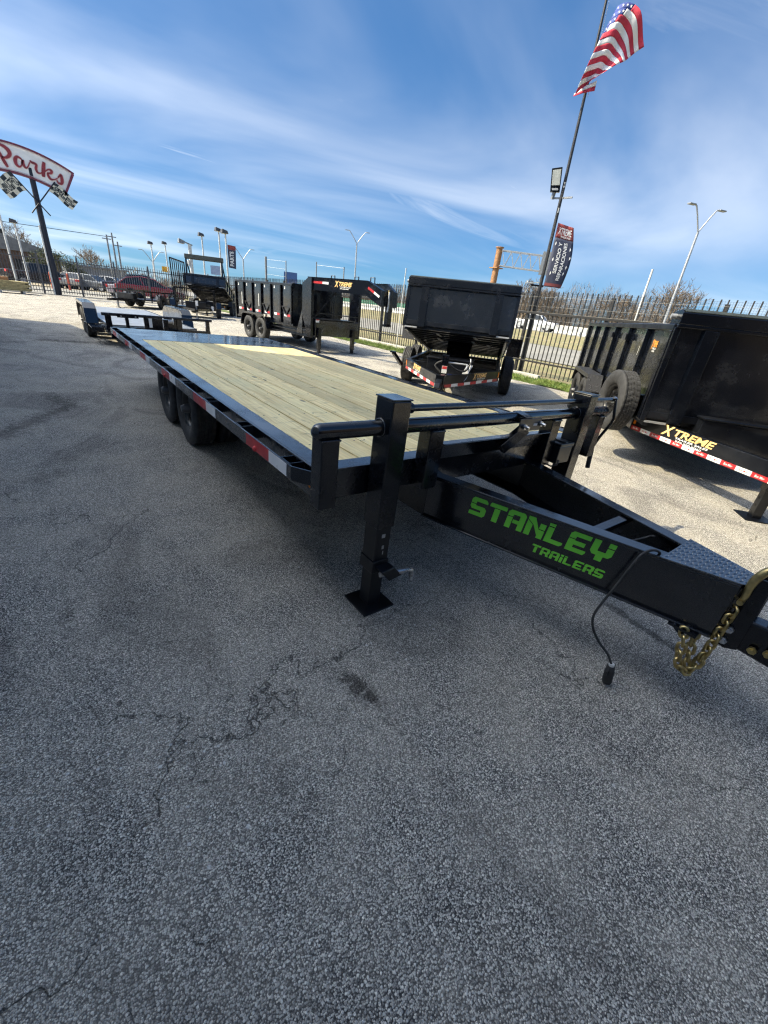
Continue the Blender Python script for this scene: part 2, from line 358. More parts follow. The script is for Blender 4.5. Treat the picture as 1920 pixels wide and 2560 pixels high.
def lettering(name, body, origin, right, up, height, width, mat, parent, bold=0., shear=0., off=.003, label=None, line=1.):
    """text centred at origin, scaled into a width x height box, standing proud of its surface"""
    vs, fs = text_geo(body, 1., bold, shear, line=line)
    xs = [v[0] for v in vs]; ys = [v[1] for v in vs]; cx = (min(xs)+max(xs))/2; cy = (min(ys)+max(ys))/2
    kx = width/(max(xs)-min(xs)); ky = height/(max(ys)-min(ys))
    o = Vector(origin); r = Vector(right).normalized(); u = Vector(up).normalized(); n = r.cross(u)
    b = MB(); b.add([o+r*((x-cx)*kx)+u*((y-cy)*ky)+n*off for x, y in vs], fs)
    ob = b.build(name, mat, parent, fix=False)
    if label: ob['label'] = label
    return ob
def xtreme(origin, right, up, height, width, parent, mat=None, sub=True, off=.004):
    o = Vector(origin); r = Vector(right).normalized(); u = Vector(up).normalized()
    lettering('lettering', 'X', o-r*width*.40+u*height*.06, r, u, height*.95, width*.24, mat or GOLD, parent, .03, .25, off)
    lettering('lettering', 'TREME', o+r*width*.12+u*height*.12, r, u, height*.62, width*.76, mat or GOLD, parent, .03, .25, off)
    if sub:
        lettering('lettering', 'TRAILER SALES', o+r*width*.10-u*height*.34, r, u, height*.18, width*.62, WHITE, parent, .02, .15, off)
        lettering('lettering', '979.200.9060', o+r*width*.06-u*height*.60, r, u, height*.18, width*.5, WHITE, parent, .02, .15, off)
# ================================================================== SETTING
def sheet(name, x0, y0, x1, y1, z, mat, nx=1, ny=1, hf=None):
    b = MB()
    vs = [(x0+(x1-x0)*i/nx, y0+(y1-y0)*j/ny, 0) for j in range(ny+1) for i in range(nx+1)]
    vs = [(x, y, z+(hf(x, y) if hf else 0)) for x, y, _ in vs]
    b.add(vs, [(j*(nx+1)+i, j*(nx+1)+i+1, (j+1)*(nx+1)+i+1, (j+1)*(nx+1)+i) for j in range(ny) for i in range(nx)], 0, bool(hf))
    return struct(b.build(name, mat))
sheet('ground', -900, -900, 900, 900, -.06, DRY)
sheet('parking_lot', -30, -25, 8.75, 37.7, 0., ASPH)
sheet('grass_verge', 8.75, -6, 10.15, 37.7, .012, LAWN, 6, 90, lambda x, y: .035*mnoise.noise(Vector((x*1.3, y*1.3, 2))))
sheet('dry_field', 10.15, -60, 16.6, 140, .0, DRY, 4, 60, lambda x, y: .08*mnoise.noise(Vector((x*.6, y*.6, 5))))
sheet('frontage_road', 16.6, -80, 31, 200, .03, ROADM)
def bank(x, y): return .78*min(1, max(0, (x-36)/9.))+.10*mnoise.noise(Vector((x*.4, y*.4, 1)))*(1 if x < 45 else 0)
sheet('highway_bank', 31, -120, 45.4, 260, .02, DRY, 16, 60, bank)
sheet('highway', 45.4, -160, 54.6, 320, .80, ROADM)
sheet('far_verge', 54.6, -300, 300, 500, .60, DRY)
sheet('neighbour_lot', -60, 38.3, 10.15, 52, .004, ROADM)
sheet('far_dirt_lot', -80, 52, 10.15, 110, .006, TANLOT)
# low concrete kerb under the side fence
kb = MB()
for i in range(15):
    y = 6+i*2.1; kb.box((9.80, y, -.02), (9.94, y+2.07, .13))
struct(kb.build('kerb', CONC, bevel=.01))

# grass growing on the verge
gb = MB(); rg = random.Random(3)
for i in range(26000):
    y = 2.0 + 22*(rg.random()**1.5); x = 8.72+1.25*rg.random()
    x += .12*mnoise.noise(Vector((0, y*2, 0)))
    h = (.03+.06*rg.random())*(1.25 if x > 9.4 else 1); a = rg.random()*6.28; wd = .006+.006*rg.random(); lx = (rg.random()-.5)*.06; ly = (rg.random()-.5)*.06
    z = .01+.035*mnoise.noise(Vector((x*1.3, y*1.3, 2)))
    gb.add([(x-wd*math.cos(a), y-wd*math.sin(a), z), (x+wd*math.cos(a), y+wd*math.sin(a), z), (x+lx, y+ly, z+h)], [(0, 1, 2)])
o = stuff(gb.build('verge_grass', GRASS, fix=False)); o['label'] = 'short green grass along the foot of the side fence'; o['category'] = 'grass'

# loose grit and chips lying on the asphalt
GRIT = NT('stone_chips'); GRIT.base(GRIT.mix(GRIT.rng(GRIT.noise(60, 1), .35, .65), (.16, .155, .145), (.62, .60, .55))); GRIT.rough(.85); GRIT = GRIT.m
gb = MB(); rg = random.Random(21)
for i in range(5200):
    rr = .35+4.6*rg.random()**.9; aa = R(rg.uniform(-55, 100)); x = -2.09+rr*math.sin(aa); y = -1.56+rr*math.cos(aa)
    if mnoise.noise(Vector((x*1.1, y*1.1, 7))) < rg.uniform(-.5, .35): continue
    s = .0014+.0032*rg.random()**3; q = [Vector((rg.gauss(0, 1), rg.gauss(0, 1), rg.gauss(0, .7))).normalized()*s*rg.uniform(.7, 1.2) for _ in range(4)]
    gb.add([Vector((x, y, s*.5))+v for v in q], [(0, 1, 2), (0, 2, 3), (0, 3, 1), (1, 3, 2)])
o = stuff(gb.build('loose_grit', GRIT, fix=True)); o['label'] = 'loose grit and stone chips scattered over the asphalt'; o['category'] = 'grit'

# ------------------------------------------------------------------ the building whose shade covers the yard
SID = plain('ribbed_metal_siding', (.70, .70, .68), .55, .0, var=.06, scale=2)
bt = thing('shop_building', 'tall white metal-clad shop beside the yard whose shadow covers the asphalt', 'building', (-4.6, 0, 0))
b = MB(); b.box((-9, -4.5, 0), (0, 7.6, 7.3)); b.build('wall', SID, bt)
b = MB(); b.box((-9.2, -4.7, 7.3), (.1, 7.7, 7.45)); b.build('parapet', GREY, bt)
b = MB(); b.hexa([(-9, 7.6, 0), (0, 7.6, 0), (0, 18.3, 0), (-9, 18.3, 0), (-9, 7.6, 6.2), (0, 7.6, 6.2), (0, 18.3, 3.75), (-9, 18.3, 3.75)]); b.build('side_wing', SID, bt)
b = MB(); b.box((-9, -15, 0), (8.5, -6.5, 4.4)); b.build('unseen_rear_wing', plain('unseen_wing_dark', (.075, .06, .05), .8, var=.2), bt)  # unseen wing, added behind the camera so black paint reflects dark
for i in range(2):
    b = MB(); y = -3.5+i*4.6; b.box((.0, y, .05), (.05, y+3.2, 3.4)); b.build('roller_door', PALE, bt)

# ------------------------------------------------------------------ fences
FEN = plain('fence_black_paint', (.022, .021, .020), .45, .2, var=.3, scale=20)
WIRE = plain('galvanised_wire', (.28, .28, .27), .5, .4)
def picket_mesh(h, wd, tip=True):
    b = MB(); b.box((-wd/2, -wd/2, .10), (wd/2, wd/2, h))
    if tip: b.add([(-wd/2, -wd/2, h), (wd/2, -wd/2, h), (wd/2, wd/2, h), (-wd/2, wd/2, h), (0, 0, h+.06)], [(0, 1, 4), (1, 2, 4), (2, 3, 4), (3, 0, 4)])
    return b.mesh('picket', FEN)
sf = thing('iron_fence', 'tall black picket fence with mesh top running along the highway side', 'fence', (10, 0, 0))
pm = picket_mesh(2.45, .024, False)
for i in range(258):
    o = link('picket', pm, sf); o.location = (0, -.9+i*.15, 0); o.rotation_euler = (0, R(random.uniform(-.4, .4)), 0)
for z, r in ((.48, .026), (1.85, .034)):
    b = MB(); b.box((-.055, -1.4, z-r), (-.02, 37.9, z+r)); b.build('rail', FEN, sf, .006)
pom = MB(); pom.box((-.04, -.04, 0), (.04, .04, 2.36)); pom = pom.mesh('fence_post', FEN)
for i in range(16):
    o = link('fence_post', pom, sf); o.location = (.02, -.6+i*2.55, 0)
b = MB()
for i in range(290):
    y = -1.0+i*.052; b.box((.014, y-.0014, 1.86), (.017, y+.0014, 2.42))
for j in range(12):
    z = 1.88+j*.048; b.box((.017, -1.0, z-.0014), (.020, 14.1, z+.0014))
o = stuff(b.build('wire_mesh', FEN, sf, fix=False))
for z in (1.15, 1.69, 2.05, 2.30):
    b = MB(); b.tube([(-.07, -1.2+k*2.6, z+.012*math.sin(k*1.7)) for k in range(16)], .0022, 4); b.build('fence_wire', WIRE, sf)

bf = thing('iron_fence', 'black iron picket fence across the back of the yard under the script sign', 'fence', (0, 38, 0))
FEN2 = plain('fence_sunlit_paint', (.085, .088, .10), .5, .1, var=.2); pm2 = picket_mesh(2.30, .034); pm2.materials.clear(); pm2.materials.append(FEN2)  # black fence paint lightened in its colour to look sunlit
for i in range(112):
    o = link('picket', pm2, bf); o.location = (-6.9+i*.15, 0, 0)
for z in (.22, .72, 2.12):
    b = MB(); b.box((-7.2, -.03, z-.025), (9.95, .012, z+.025)); b.build('rail', FEN2, bf)
pm3 = MB(); pm3.box((-.05, -.05, 0), (.05, .05, 2.42)); pm3.add([(-.05,-.05,2.42),(.05,-.05,2.42),(.05,.05,2.42),(-.05,.05,2.42),(0,0,2.54)], [(0,1,4),(1,2,4),(2,3,4),(3,0,4)]); pm3 = pm3.mesh('fence_post', FEN2)
for i in range(8):
    o = link('fence_post', pm3, bf); o.location = (-6.1+i*2.2, -.02, 0)

# ================================================================== wheels
def tyre_geo(r, wd, rim, n=132, blocks=True):
    b = MB(); h = wd/2
    prof = [(-h*.62, rim), (-h*.80, rim+.01), (-h*.98, rim+(r-rim)*.35), (-h, rim+(r-rim)*.6), (-h*.93, r-.028), (-h*.80, r-.008)]
    ribs = []
    for k in range(5):
        a = -h*.80+k*(h*1.6/5); e = a+h*1.6/5
        ribs += [(a+.004, r-.0), (e-.004, r-.0), (e-.001, r-.011), (e+.001, r-.011)]
    prof += ribs[:-2] + [(-o, q) for o, q in reversed(prof)]
    vs = []
    for o, q in prof:
        for i in range(n):
            t = 2*math.pi*i/n; rr = q
            if blocks and q > r-.005:
                ph = (i + (1 if o > 0 else 0) + (1 if abs(o) < h*.4 else 0)) % 4
                if ph == 0 and abs(o) > h*.1: rr = q-.006
            vs.append((o, rr*math.cos(t), rr*math.sin(t)))
    b.add(vs, [(j*n+i, j*n+(i+1) % n, (j+1)*n+(i+1) % n, (j+1)*n+i) for j in range(len(prof)-1) for i in range(n)], 0, True)
    b.sm = [False if (len(prof)//2-8) <= (k//n) <= (len(prof)//2+8) else True for k in range(len(b.f))]
    return b
def rim_geo(rim, wd, dish=.03, holes=8):
    b = MB(); h = wd/2   # outer side is -x
    b.lathe((0, 0, 0), (1, 0, 0), [(-h*.66, rim+.012), (-h*.70, rim-.002), (-h*.60, rim-.02), (-h*.1, rim-.035), (h*.6, rim-.02), (h*.66, rim+.01)], 28)
    b.lathe((0, 0, 0), (1, 0, 0), [(-h*.18, rim-.034), (-h*.30, rim*.78), (-h*.18, rim*.55), (-h*.30, rim*.42), (-h*.34, rim*.32), (-h*.32, .001)], 28)
    for i in range(holes):
        t = 2*math.pi*i/holes; c = Vector((-h*.30, math.cos(t)*rim*.42, math.sin(t)*rim*.42))
        b.cyl(c, c+Vector((-.022, 0, 0)), .011, 6)
        c2 = Vector((-h*.27, math.cos(t+.39)*rim*.68, math.sin(t+.39)*rim*.68)); b.cyl(c2+Vector((.004, 0, 0)), c2+Vector((-.004, 0, 0)), .022, 10, mi=1)
    return b
DARK = plain('deep_black', (.003, .003, .003), .8)
T1 = tyre_geo(.385, .235, .205).mesh('tyre', RUB); R1 = rim_geo(.205, .235).mesh('wheel', [RIMB, DARK])
hb = MB(); hb.lathe((0, 0, 0), (1, 0, 0), [(-.04, .052), (-.115, .046), (-.125, .038), (-.142, .034), (-.145, .001)], 16); H1 = hb.mesh('hub_cap', plain('hub_steel', (.10, .10, .105), .4, .5))
T2 = tyre_geo(.385, .235, .205, 36, False).mesh('tyre', RUB)
def wheel(parent, loc, side=-1, near=True, hub=True, scale=1., rot=None):
    o = link('wheel', R1, parent); o.location = loc; o.scale = (scale,)*3
    o.rotation_euler = rot if rot else ((random.random()*6, 0, 0) if side < 0 else (random.random()*6, 0, math.pi))
    link('tyre', T1 if near else T2, o)
    if hub: link('hub_cap', H1, o)
    return o

# ================================================================== MAIN FLATBED TRAILER
RHO = .021
mt = thing('flatbed_trailer', 'black deck-over flatbed trailer with wooden plank deck and green lettering on its tongue', 'trailer', (-.017, 0, 0)); mt.rotation_euler = (0, RHO, 0)
gz = lambda x: x*RHO    # local height of the level ground at x
DZ = .806; YW = 5.08; YR = 6.5
# planks
sb_ = MB(); sb_.cyl((0, 0, -.004), (0, 0, .0006), .0062, 8, .0055); SCM = sb_.mesh('screw', SCREW)
np_ = 12; pw = 2.20/np_
for i in range(np_):
    wdt = pw-.011; j = random.uniform(-.0012, .0012)
    b = MB(); b.box((-wdt/2, 0, -.038), (wdt/2, YW-.105, 0)); o = b.build('plank', WOOD, mt, .003); o.location = (-1.10+pw*(i+.5), .103, DZ+j)
    for q in range(8):
        for s_ in (-.055, .055):
            sc_ = link('screw', SCM, o); sc_.location = (s_+random.uniform(-.006, .006), .27+q*.65*.99, .0004)
# steel frame
for s, nm in ((-1, 'a'), (1, 'b')):
    b = MB(); b.box((s*1.22, .004, DZ-.155), (s*1.207, YR, DZ+.004)); b.box((s*1.2065, .004, DZ-.008), (s*1.103, YW-.002, DZ+.0035)); b.box((s*1.2065, .004, DZ-.155), (s*1.13, YR, DZ-.145))
    b.build('side_channel', BLKG, mt, .003)
b = MB(); b.box((-1.222, -.012, DZ-.150), (1.222, .003, DZ+.0045)); b.box((-1.10, .0035, DZ-.008), (1.10, .10, DZ+.003)); b.box((-1.22, .0035, DZ-.150), (1.22, .09, DZ-.142)); b.build('front_channel', BLKG, mt, .003)
b = MB(); b.hexa([(-1.2065, YW, DZ-.012), (1.2065, YW, DZ-.012), (1.2065, YR-.02, DZ-.012), (-1.2065, YR-.02, DZ-.012), (-1.2065, YW, DZ+.002), (1.2065, YW, DZ+.002), (1.2065, YR-.02, DZ+.002), (-1.2065, YR-.02, DZ+.002)]); b.build('tail_plate', BLKG, mt)
b = MB(); b.box((-1.30, YR-.018, DZ-.16), (1.30, YR+.04, DZ+.002)); b.build('rear_channel', BLK, mt, .003)
for k in range(14):
    b = MB(); y = .35+k*.45; b.box((-1.19, y, DZ-.13), (1.19, y+.05, DZ-.042)); b.build('cross_member', BLK, mt)
for s in (-1, 1):
    b = MB(); x = s*.485; b.box((x, -.012, .43), (x-s*.085, 5.6, .442)); b.box((x, .004, .64), (x-s*.085, 5.6, .6515)); b.box((x, -.012, .4422), (x-s*.012, 5.6, .6398)); b.build('main_beam', BLK, mt)
# rub rails with stake pockets and tape
PY = [.13+.655*i for i in range(10)]
pk = MB()
pk.box((-.037, -.05, -.045), (.037, -.046, .035)); pk.box((-.037, .046, -.045), (.037, .05, .035)); pk.box((-.037, -.046, -.045), (-.033, .046, .035)); pk.box((.033, -.046, -.045), (.037, .046, .035))
pk = pk.mesh('stake_pocket', BLK)
for s in (-1, 1):
    b = MB(); x = s*1.300
    b.box((x, .11, DZ-.076), (x-s*.007, YR+.03, DZ-.004)); b.hexa([(s*1.222, -.005, DZ-.076), (s*1.229, -.005, DZ-.076), (x, .1095, DZ-.076), (x-s*.007, .1095, DZ-.076), (s*1.222, -.005, DZ-.004), (s*1.229, -.005, DZ-.004), (x, .1095, DZ-.004), (x-s*.007, .1095, DZ-.004)])
    rr = b.build('rub_rail', BLKG, mt)
    for y in PY:
        o = link('stake_pocket', pk, rr); o.location = (s*1.2565, y+.06, DZ-.036)
    for i in range(6):
        y0 = .155+1.105*i
        b = MB(); b.box((x+s*.0005, y0, DZ-.072), (x+s*.0022, y0+.213, DZ-.008)); b.build('white_tape', TAPEW, rr)
        b = MB(); b.box((x+s*.0005, y0+.2135, DZ-.072), (x+s*.0022, y0+.535, DZ-.008)); b.build('red_tape', TAPER, rr)
        if i in (0, 2, 4):
            b = MB(); b.lathe((x+s*.002, y0+.40, DZ-.06), (s, 0, 0), [(0, .016), (.008, .015), (.012, .009), (.013, .001)], 12); b.build('marker_light', REDP, rr)
b = MB(); b.lathe((-1.221, .05, DZ-.09), (-1, 0, 0), [(0, .014), (.008, .013), (.013, .008), (.014, .001)], 12); b.build('marker_light', AMBER, mt)
# axles and wheels
for y in (3.06, 4.0):
    b = MB(); b.cyl((-1.0, y, .385), (1.0, y, .385), .055, 12); b.build('axle', BLK, mt)
    for s in (-1, 1):
        wheel(mt, (s*.985, y, .384+gz(s*.985)), s); wheel(mt, (s*.715, y, .384+gz(s*.715)), s, False, False)
for s in (-1, 1):
    b = MB(); b.box((s*.50, 2.53, .46), (s*.44, 4.53, .50)); b.tube([(s*.47, 2.58, .46), (s*.47, 2.83, .40), (s*.47, 3.18, .42), (s*.47, 3.53, .46), (s*.47, 3.88, .42), (s*.47, 4.23, .40), (s*.47, 4.48, .46)], .03, 6); b.build('spring', BLK, mt)

# ---------------- front rack: pipe, uprights, jacks
PYY, PZ = -.075, 1.018
b = MB(); prof = [(-1.297, .001), (-1.293, .018), (-1.28, .032), (-1.262, .037), (1.262, .037), (1.28, .032), (1.293, .018), (1.297, .001)]
b.lathe((0, PYY, PZ), (1, 0, 0), prof, 20); b.build('headboard_pipe', BLKG, mt)
for x0, x1 in ((-1.262, -1.172), (-.625, -.52), (.52, .625), (1.172, 1.262)):
    b = MB(); b.box((x0, -.105, DZ-.15), (x1, -.0125, PZ-.03)); b.build('upright', BLK, mt, .006)
for s in (-1, 1):
    x = s*.885; y = -.088; g = gz(x)
    j = MB(); j.box((x-.055, y-.065, .50), (x+.055, y+.065, 1.155)); jk = j.build('jack', BLK, mt, .007)
    b = MB(); b.box((x-.059, y-.069, 1.1555), (x+.059, y+.069, 1.163)); b.build('jack_cap', BLKG, jk, .003)
    b = MB(); b.box((x-.047, y-.055, .30), (x+.047, y+.055, .4995)); b.build('jack_sleeve', BLKM, jk, .005)
    b = MB(); b.box((x-.053, y-.061, .225), (x+.053, y+.061, .30)); b.hexa([(x+.02, y-.13, .20), (x+.12, y-.115, .20), (x+.12, y-.10, .20), (x+.02, y-.0615, .20), (x-.04, y-.13, .275), (x+.053, y-.12, .275), (x+.053, y-.0615, .275), (x-.04, y-.0615, .275)]); b.build('pin_bracket', BLKM, jk, .004)
    b = MB(); b.tube([(x-.02, y-.09, .232), (x+.13, y-.105, .218), (x+.165, y-.11, .222), (x+.19, y-.112, .21), (x+.20, y-.114, .175), (x+.198, y-.115, .145)], .0155, 10); b.build('jack_pin', STEEL, jk)
    b = MB(); b.box((x-.040, y-.046, g+.012), (x+.040, y+.046, .2245)); 
    for q in range(3): b.cyl((x+.0402, y-.01, .07+q*.05), (x+.0412, y-.01, .07+q*.05), .012, 10, mi=1)
    b.build('jack_leg', [BLKM, DARK], jk, .004)
    b = MB(); b.box((x-.105, y-.105, g), (x+.105, y+.105, g+.012)); o = b.build('jack_foot', BLKM, jk, .003)
    for q, zz in enumerate((.44, .37, .335)):
        b = MB(); b.box((x-.012+q*.008, y-.0562, zz), (x+.010, y-.0553, zz+.022)); b.build('scuff', GALV, jk)
b = MB(); b.cyl((-.828, PYY-.005, 1.105), (1.345, PYY-.005, 1.105), .0175, 14); b.build('jack_shaft', BLKG, mt)
b = MB(); b.cyl((-.80, PYY-.005, 1.105), (-.765, PYY-.005, 1.105), .026, 14); b.cyl((-.782, PYY-.005, 1.06), (-.782, PYY-.005, 1.145), .008, 8); b.cyl((-.782, PYY-.005, 1.064), (-.782, PYY-.005, 1.074), .014, 6)
b.cyl((.99, PYY-.005, 1.105), (1.03, PYY-.005, 1.105), .025, 14); b.build('shaft_coupling', BLK, mt)
b = MB(); b.tube([(1.335, -.10, 1.12), (1.337, -.11, 1.07), (1.34, -.135, .97), (1.34, -.13, .93), (1.337, -.08, .80), (1.333, -.058, .72), (1.332, -.056, .67)], .012, 10); cr = b.build('crank_handle', BLK, mt)
b = MB(); b.cyl((1.332, -.056, .69), (1.328, -.075, .535), .0185, 12); b.build('hand_grip', RUB, cr)
b = MB(); b.cyl((1.325, -.085, 1.105), (1.36, -.085, 1.105), .024, 8); b.build('nut', STEEL, cr)
for s in (-1, 1):
    for (cx, cy, cz, rr) in ((s*.885-s*.056, PYY, PZ, .041), (s*.885+s*.056, PYY, PZ, .041)):
        b = MB(); b.tube([(cx, cy+rr*math.cos(a), cz+rr*math.sin(a)) for a in [i*math.pi/10 for i in range(21)]], [.005+.0015*(i % 2) for i in range(21)], 6); b.build('weld_bead', BLKG, mt)
for x in (-1.217, -.572, .572, 1.217):
    b = MB(); b.tube([(x-.045+i*.0075, -.109, PZ-.036+.003*(i % 2)) for i in range(13)], [.005+.0015*(i % 2) for i in range(13)], 6); b.build('weld_bead', BLKG, mt)
# stop plate, bracket and brace
b = MB(); b.hexa([(-.515, -.045, .80), (.515, -.045, .80), (.515, -.013, .80), (-.515, -.013, .80), (-.515, -.075, .90), (.515, -.075, .90), (.515, -.060, .90), (-.515, -.060, .90)]); b.box((-.515, -.112, .9005), (.515, -.055, .909)); b.build('stop_plate', BLKG, mt, .004)
b = MB(); b.box((.045, -.163, .955), (.27, -.157, 1.032)); bk = b.build('bracket_plate', BLKM, mt, .002)
b = MB(); b.box((.19, -.1645, .985), (.23, -.1632, 1.0)); b.build('slot', PALE, bk)
for x, z in ((.095, .985), (.262, .995)):
    b = MB(); b.cyl((x, -.163, z), (x, -.176, z), .017, 6, smooth=False); b.cyl((x, -.176, z), (x, -.20, z), .009, 8); b.build('bolt', STEEL, bk)
b = MB(); b.bar((.13, -.06, 1.052), (.13, -.158, 1.036), .075, .012, up=(0, 0, 1)); b.build('bracket_arm', BLK, mt, .003)
b = MB(); b.bar((.02, -.09, .83), (.17, -.13, .965), .075, .04, up=(0, -1, 0)); b.build('brace', BLK, mt, .003)
b = MB(); b.box((.63, -.15, .675), (.80, -.03, .80)); b.box((.625, -.155, .8002), (.805, -.025, .825)); b.box((.68, -.152, .8252), (.72, -.03, .838)); bx = b.build('breakaway_box', BLKM, mt, .008)
b = MB(); b.box((.8004, -.135, .70), (.8012, -.05, .785)); b.build('label', PAPER, bx); 
b = MB(); b.tube([(.66, -.152, .70), (.62, -.17, .68), (.60, -.14, .66), (.60, -.05, .67)], .006, 6); b.build('cable', RUB, bx)

# ---------------- tongue
ZT, ZB = .698, .43
def tongue_beam(s):
    a = Vector((s*.485, -.0125, 0)); c = Vector((s*.083, -1.425, 0)); d = (c-a).normalized()
    inw = Vector((-s, 0, 0))
    b = MB()
    def slab(o0, o1, z0, z1):
        b.hexa([a+inw*o0+Vector((0,0,z0)), a+inw*o1+Vector((0,0,z0)), c+inw*min(o1, .08)+Vector((0,0,z0)), c+inw*o0+Vector((0,0,z0)), a+inw*o0+Vector((0,0,z1)), a+inw*o1+Vector((0,0,z1)), c+inw*min(o1, .08)+Vector((0,0,z1)), c+inw*o0+Vector((0,0,z1))])
    slab(0, .012, ZB+.012, ZT-.012); slab(-.004, .085, ZT-.0118, ZT); slab(-.022, .085, ZB, ZB+.0118)
    return b.build('tongue_beam', BLKG, mt, .004)
tb = tongue_beam(-1); tongue_beam(1)
b = MB(); b.prism([(-.083, 0), (-.07, -.018), (.07, -.018), (.083, 0)], lambda u, v, d: (u, -1.4255+v, d), ZB+.012, ZT-.012); b.build('nose_plate', BLKG, mt, .004)
b = MB(); b.box((-.47, -.03, .655), (.47, -.0128, .797)); b.build('bulkhead', BLKG, mt)
b = MB(); b.box((-.235, -.88, .655), (.235, -.83, .683)); b.build('tongue_cross_bar', BLK, mt, .003)
# tread plate on the nose
pts = [(-.178, -1.155), (-.090, -1.405), (-.080, -1.425), (-.064, -1.438), (-.042, -1.445), (.042, -1.445), (.064, -1.438), (.080, -1.425), (.090, -1.405), (.178, -1.155)]
b = MB(); b.prism(pts, lambda u, v, d: (u, v, d), ZT+.0005, ZT+.0055); dp = b.build('tread_plate', TREAD, mt)
b = MB(); rowi = 0; y = -1.165
while y > -1.44:
    hw = .178+(y+1.155)*(.095/.27) if y > -1.425 else .07
    ncol = int(hw*2/.025)+1
    for k in range(-ncol//2-1, ncol//2+2):
        x = k*.025+(.0125 if rowi % 2 else 0)
        if abs(x) > hw-.013: continue
        ang = R(42 if (k+rowi) % 2 else -42); ca, sa = math.cos(ang), math.sin(ang); L, Wd = .0115, .0038
        ring = [(L*math.cos(t), Wd*math.sin(t)) for t in [i*math.pi/4 for i in range(8)]]
        vs = [(x+u*ca-v*sa, y+u*sa+v*ca, ZT+.0055) for u, v in ring]+[(x+(u*ca-v*sa)*.45, y+(u*sa+v*ca)*.45, ZT+.0085) for u, v in ring]
        b.add(vs, [(i, (i+1) % 8, 8+(i+1) % 8, 8+i) for i in range(8)]+[tuple(range(8, 16))], 0, True)
    rowi += 1; y -= .0165
stuff(b.build('tread_lugs', TREAD, dp, fix=False))
# green lettering on the near beam: own angular capitals
GLY = {
 'S': [[(0,0),(.82,0),(.94,.12),(.94,.44),(.82,.56),(.30,.56),(.30,.62),(0,.62),(0,.46),(.10,.34),(.64,.34),(.64,.22),(0,.22)], [(0,.66),(.30,.66),(.30,.78),(.94,.78),(.94,.88),(.82,1),(.12,1),(0,.88)]],
 'T': [[(0,.78),(.96,.78),(.96,1),(.06,1),(0,.92)], [(.30,0),(.62,0),(.62,.74),(.30,.74)]],
 'A': [[(0,0),(.30,0),(.30,.62),(0,.62)], [(.66,0),(.96,0),(.96,.88),(.84,1),(.12,1),(0,.88),(0,.66),(.30,.66),(.30,.78),(.66,.78),(.66,.52),(.34,.52),(.34,.32),(.66,.32)]],
 'N': [[(0,0),(.30,0),(.30,.60),(0,.80)], [(0,.85),(.34,.62),(.66,.14),(.66,0),(.96,0),(.96,.46),(.66,.46),(.34,1),(0,1)], [(.66,.50),(.96,.50),(.96,.80),(.66,.80)]],
 'L': [[(0,0),(.80,0),(.90,.10),(.90,.22),(.30,.22),(.30,.80),(0,.80)], [(0,.85),(.30,.85),(.30,1),(0,1)]],
 'E': [[(0,0),(.86,0),(.94,.12),(.94,.22),(.30,.22),(.30,.36),(.80,.36),(.80,.58),(.30,.58),(.30,.62),(0,.62)], [(0,.66),(.30,.66),(.30,.78),(.94,.78),(.94,1),(.12,1),(0,.88)]],
 'Y': [[(.32,0),(.64,0),(.64,.26),(.84,.26),(.96,.40),(.96,.72),(.66,.72),(.66,.48),(.30,.48),(.30,1),(0,1),(0,.40),(.12,.26),(.32,.26)], [(.66,.77),(.96,.77),(.96,1),(.66,1)]],
 'R': [[(0,0),(.30,0),(.30,.62),(0,.62)], [(.34,.30),(.56,.30),(.66,0),(.96,0),(.86,.36),(.96,.46),(.96,.88),(.84,1),(.12,1),(0,.88),(0,.66),(.30,.66),(.30,.78),(.66,.78),(.66,.52),(.34,.52)]],
 'i': [[(0,0),(.30,0),(.30,.68),(0,.68)], [(0,.76),(.30,.76),(.30,1),(0,1)]],
}
def glyph_word(name, word, s0, s1, z0, z1, slope):
    adv = [(.42 if ch == 'i' else 1.06) for ch in word]; tot = sum(adv); k = (s1-s0)/tot
    a = Vector((-.485, -.0125)); c = Vector((-.083, -1.425)); d = (c-a).normalized(); nx, ny = d.y, -d.x   # outward
    root = None; p = 0
    for ch, ad in zip(word, adv):
        b = MB()
        for poly in GLY[ch]:
            vs = []
            for (u, v) in poly:
                s = s0+(p+u+.10*(v-.5))*k; z = z0+v*(z1-z0)+slope*(s-s0)
                q = a+d*s; vs.append((q.x+nx*.0012, q.y+ny*.0012, z))
            me_n = len(vs)
            b.add(vs, [tuple(range(me_n))])
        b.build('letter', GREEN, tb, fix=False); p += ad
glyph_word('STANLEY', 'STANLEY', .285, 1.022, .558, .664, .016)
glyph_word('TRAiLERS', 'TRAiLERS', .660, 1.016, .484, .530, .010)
# drop cord
b = MB()
cp = [(-.10, -1.12, .60), (-.115, -1.135, .66), (-.145, -1.135, .705), (-.19, -1.12, .722), (-.235, -1.10, .705), (-.265, -1.09, .65), (-.285, -1.075, .55), (-.305, -1.055, .44), (-.315, -1.045, .36), (-.305, -1.06, .29), (-.275, -1.10, .22), (-.245, -1.15, .165), (-.232, -1.178, .118)]
def smooth_path(P, n=4):
    out = []; P = [Vector(p) for p in P]
    for i in range(len(P)-1):
        p0, p1, p2, p3 = P[max(i-1, 0)], P[i], P[i+1], P[min(i+2, len(P)-1)]
        for k in range(n):
            t = k/n; out.append(.5*((2*p1)+(p2-p0)*t+(2*p0-5*p1+4*p2-p3)*t*t+(3*p1-p0-3*p2+p3)*t**3))
    return out+[P[-1]]
b.tube(smooth_path(cp), .0058, 8); cord = b.build('drop_cord', RUB, mt)
b = MB(); b.lathe((-.232, -1.178, .122), (.03, -.12, -1), [(0, .009), (.012, .012), (.014, .019), (.035, .020), (.04, .022), (.10, .0225), (.112, .020), (.112, .001)], 16); pg = b.build('plug', RUB, cord)
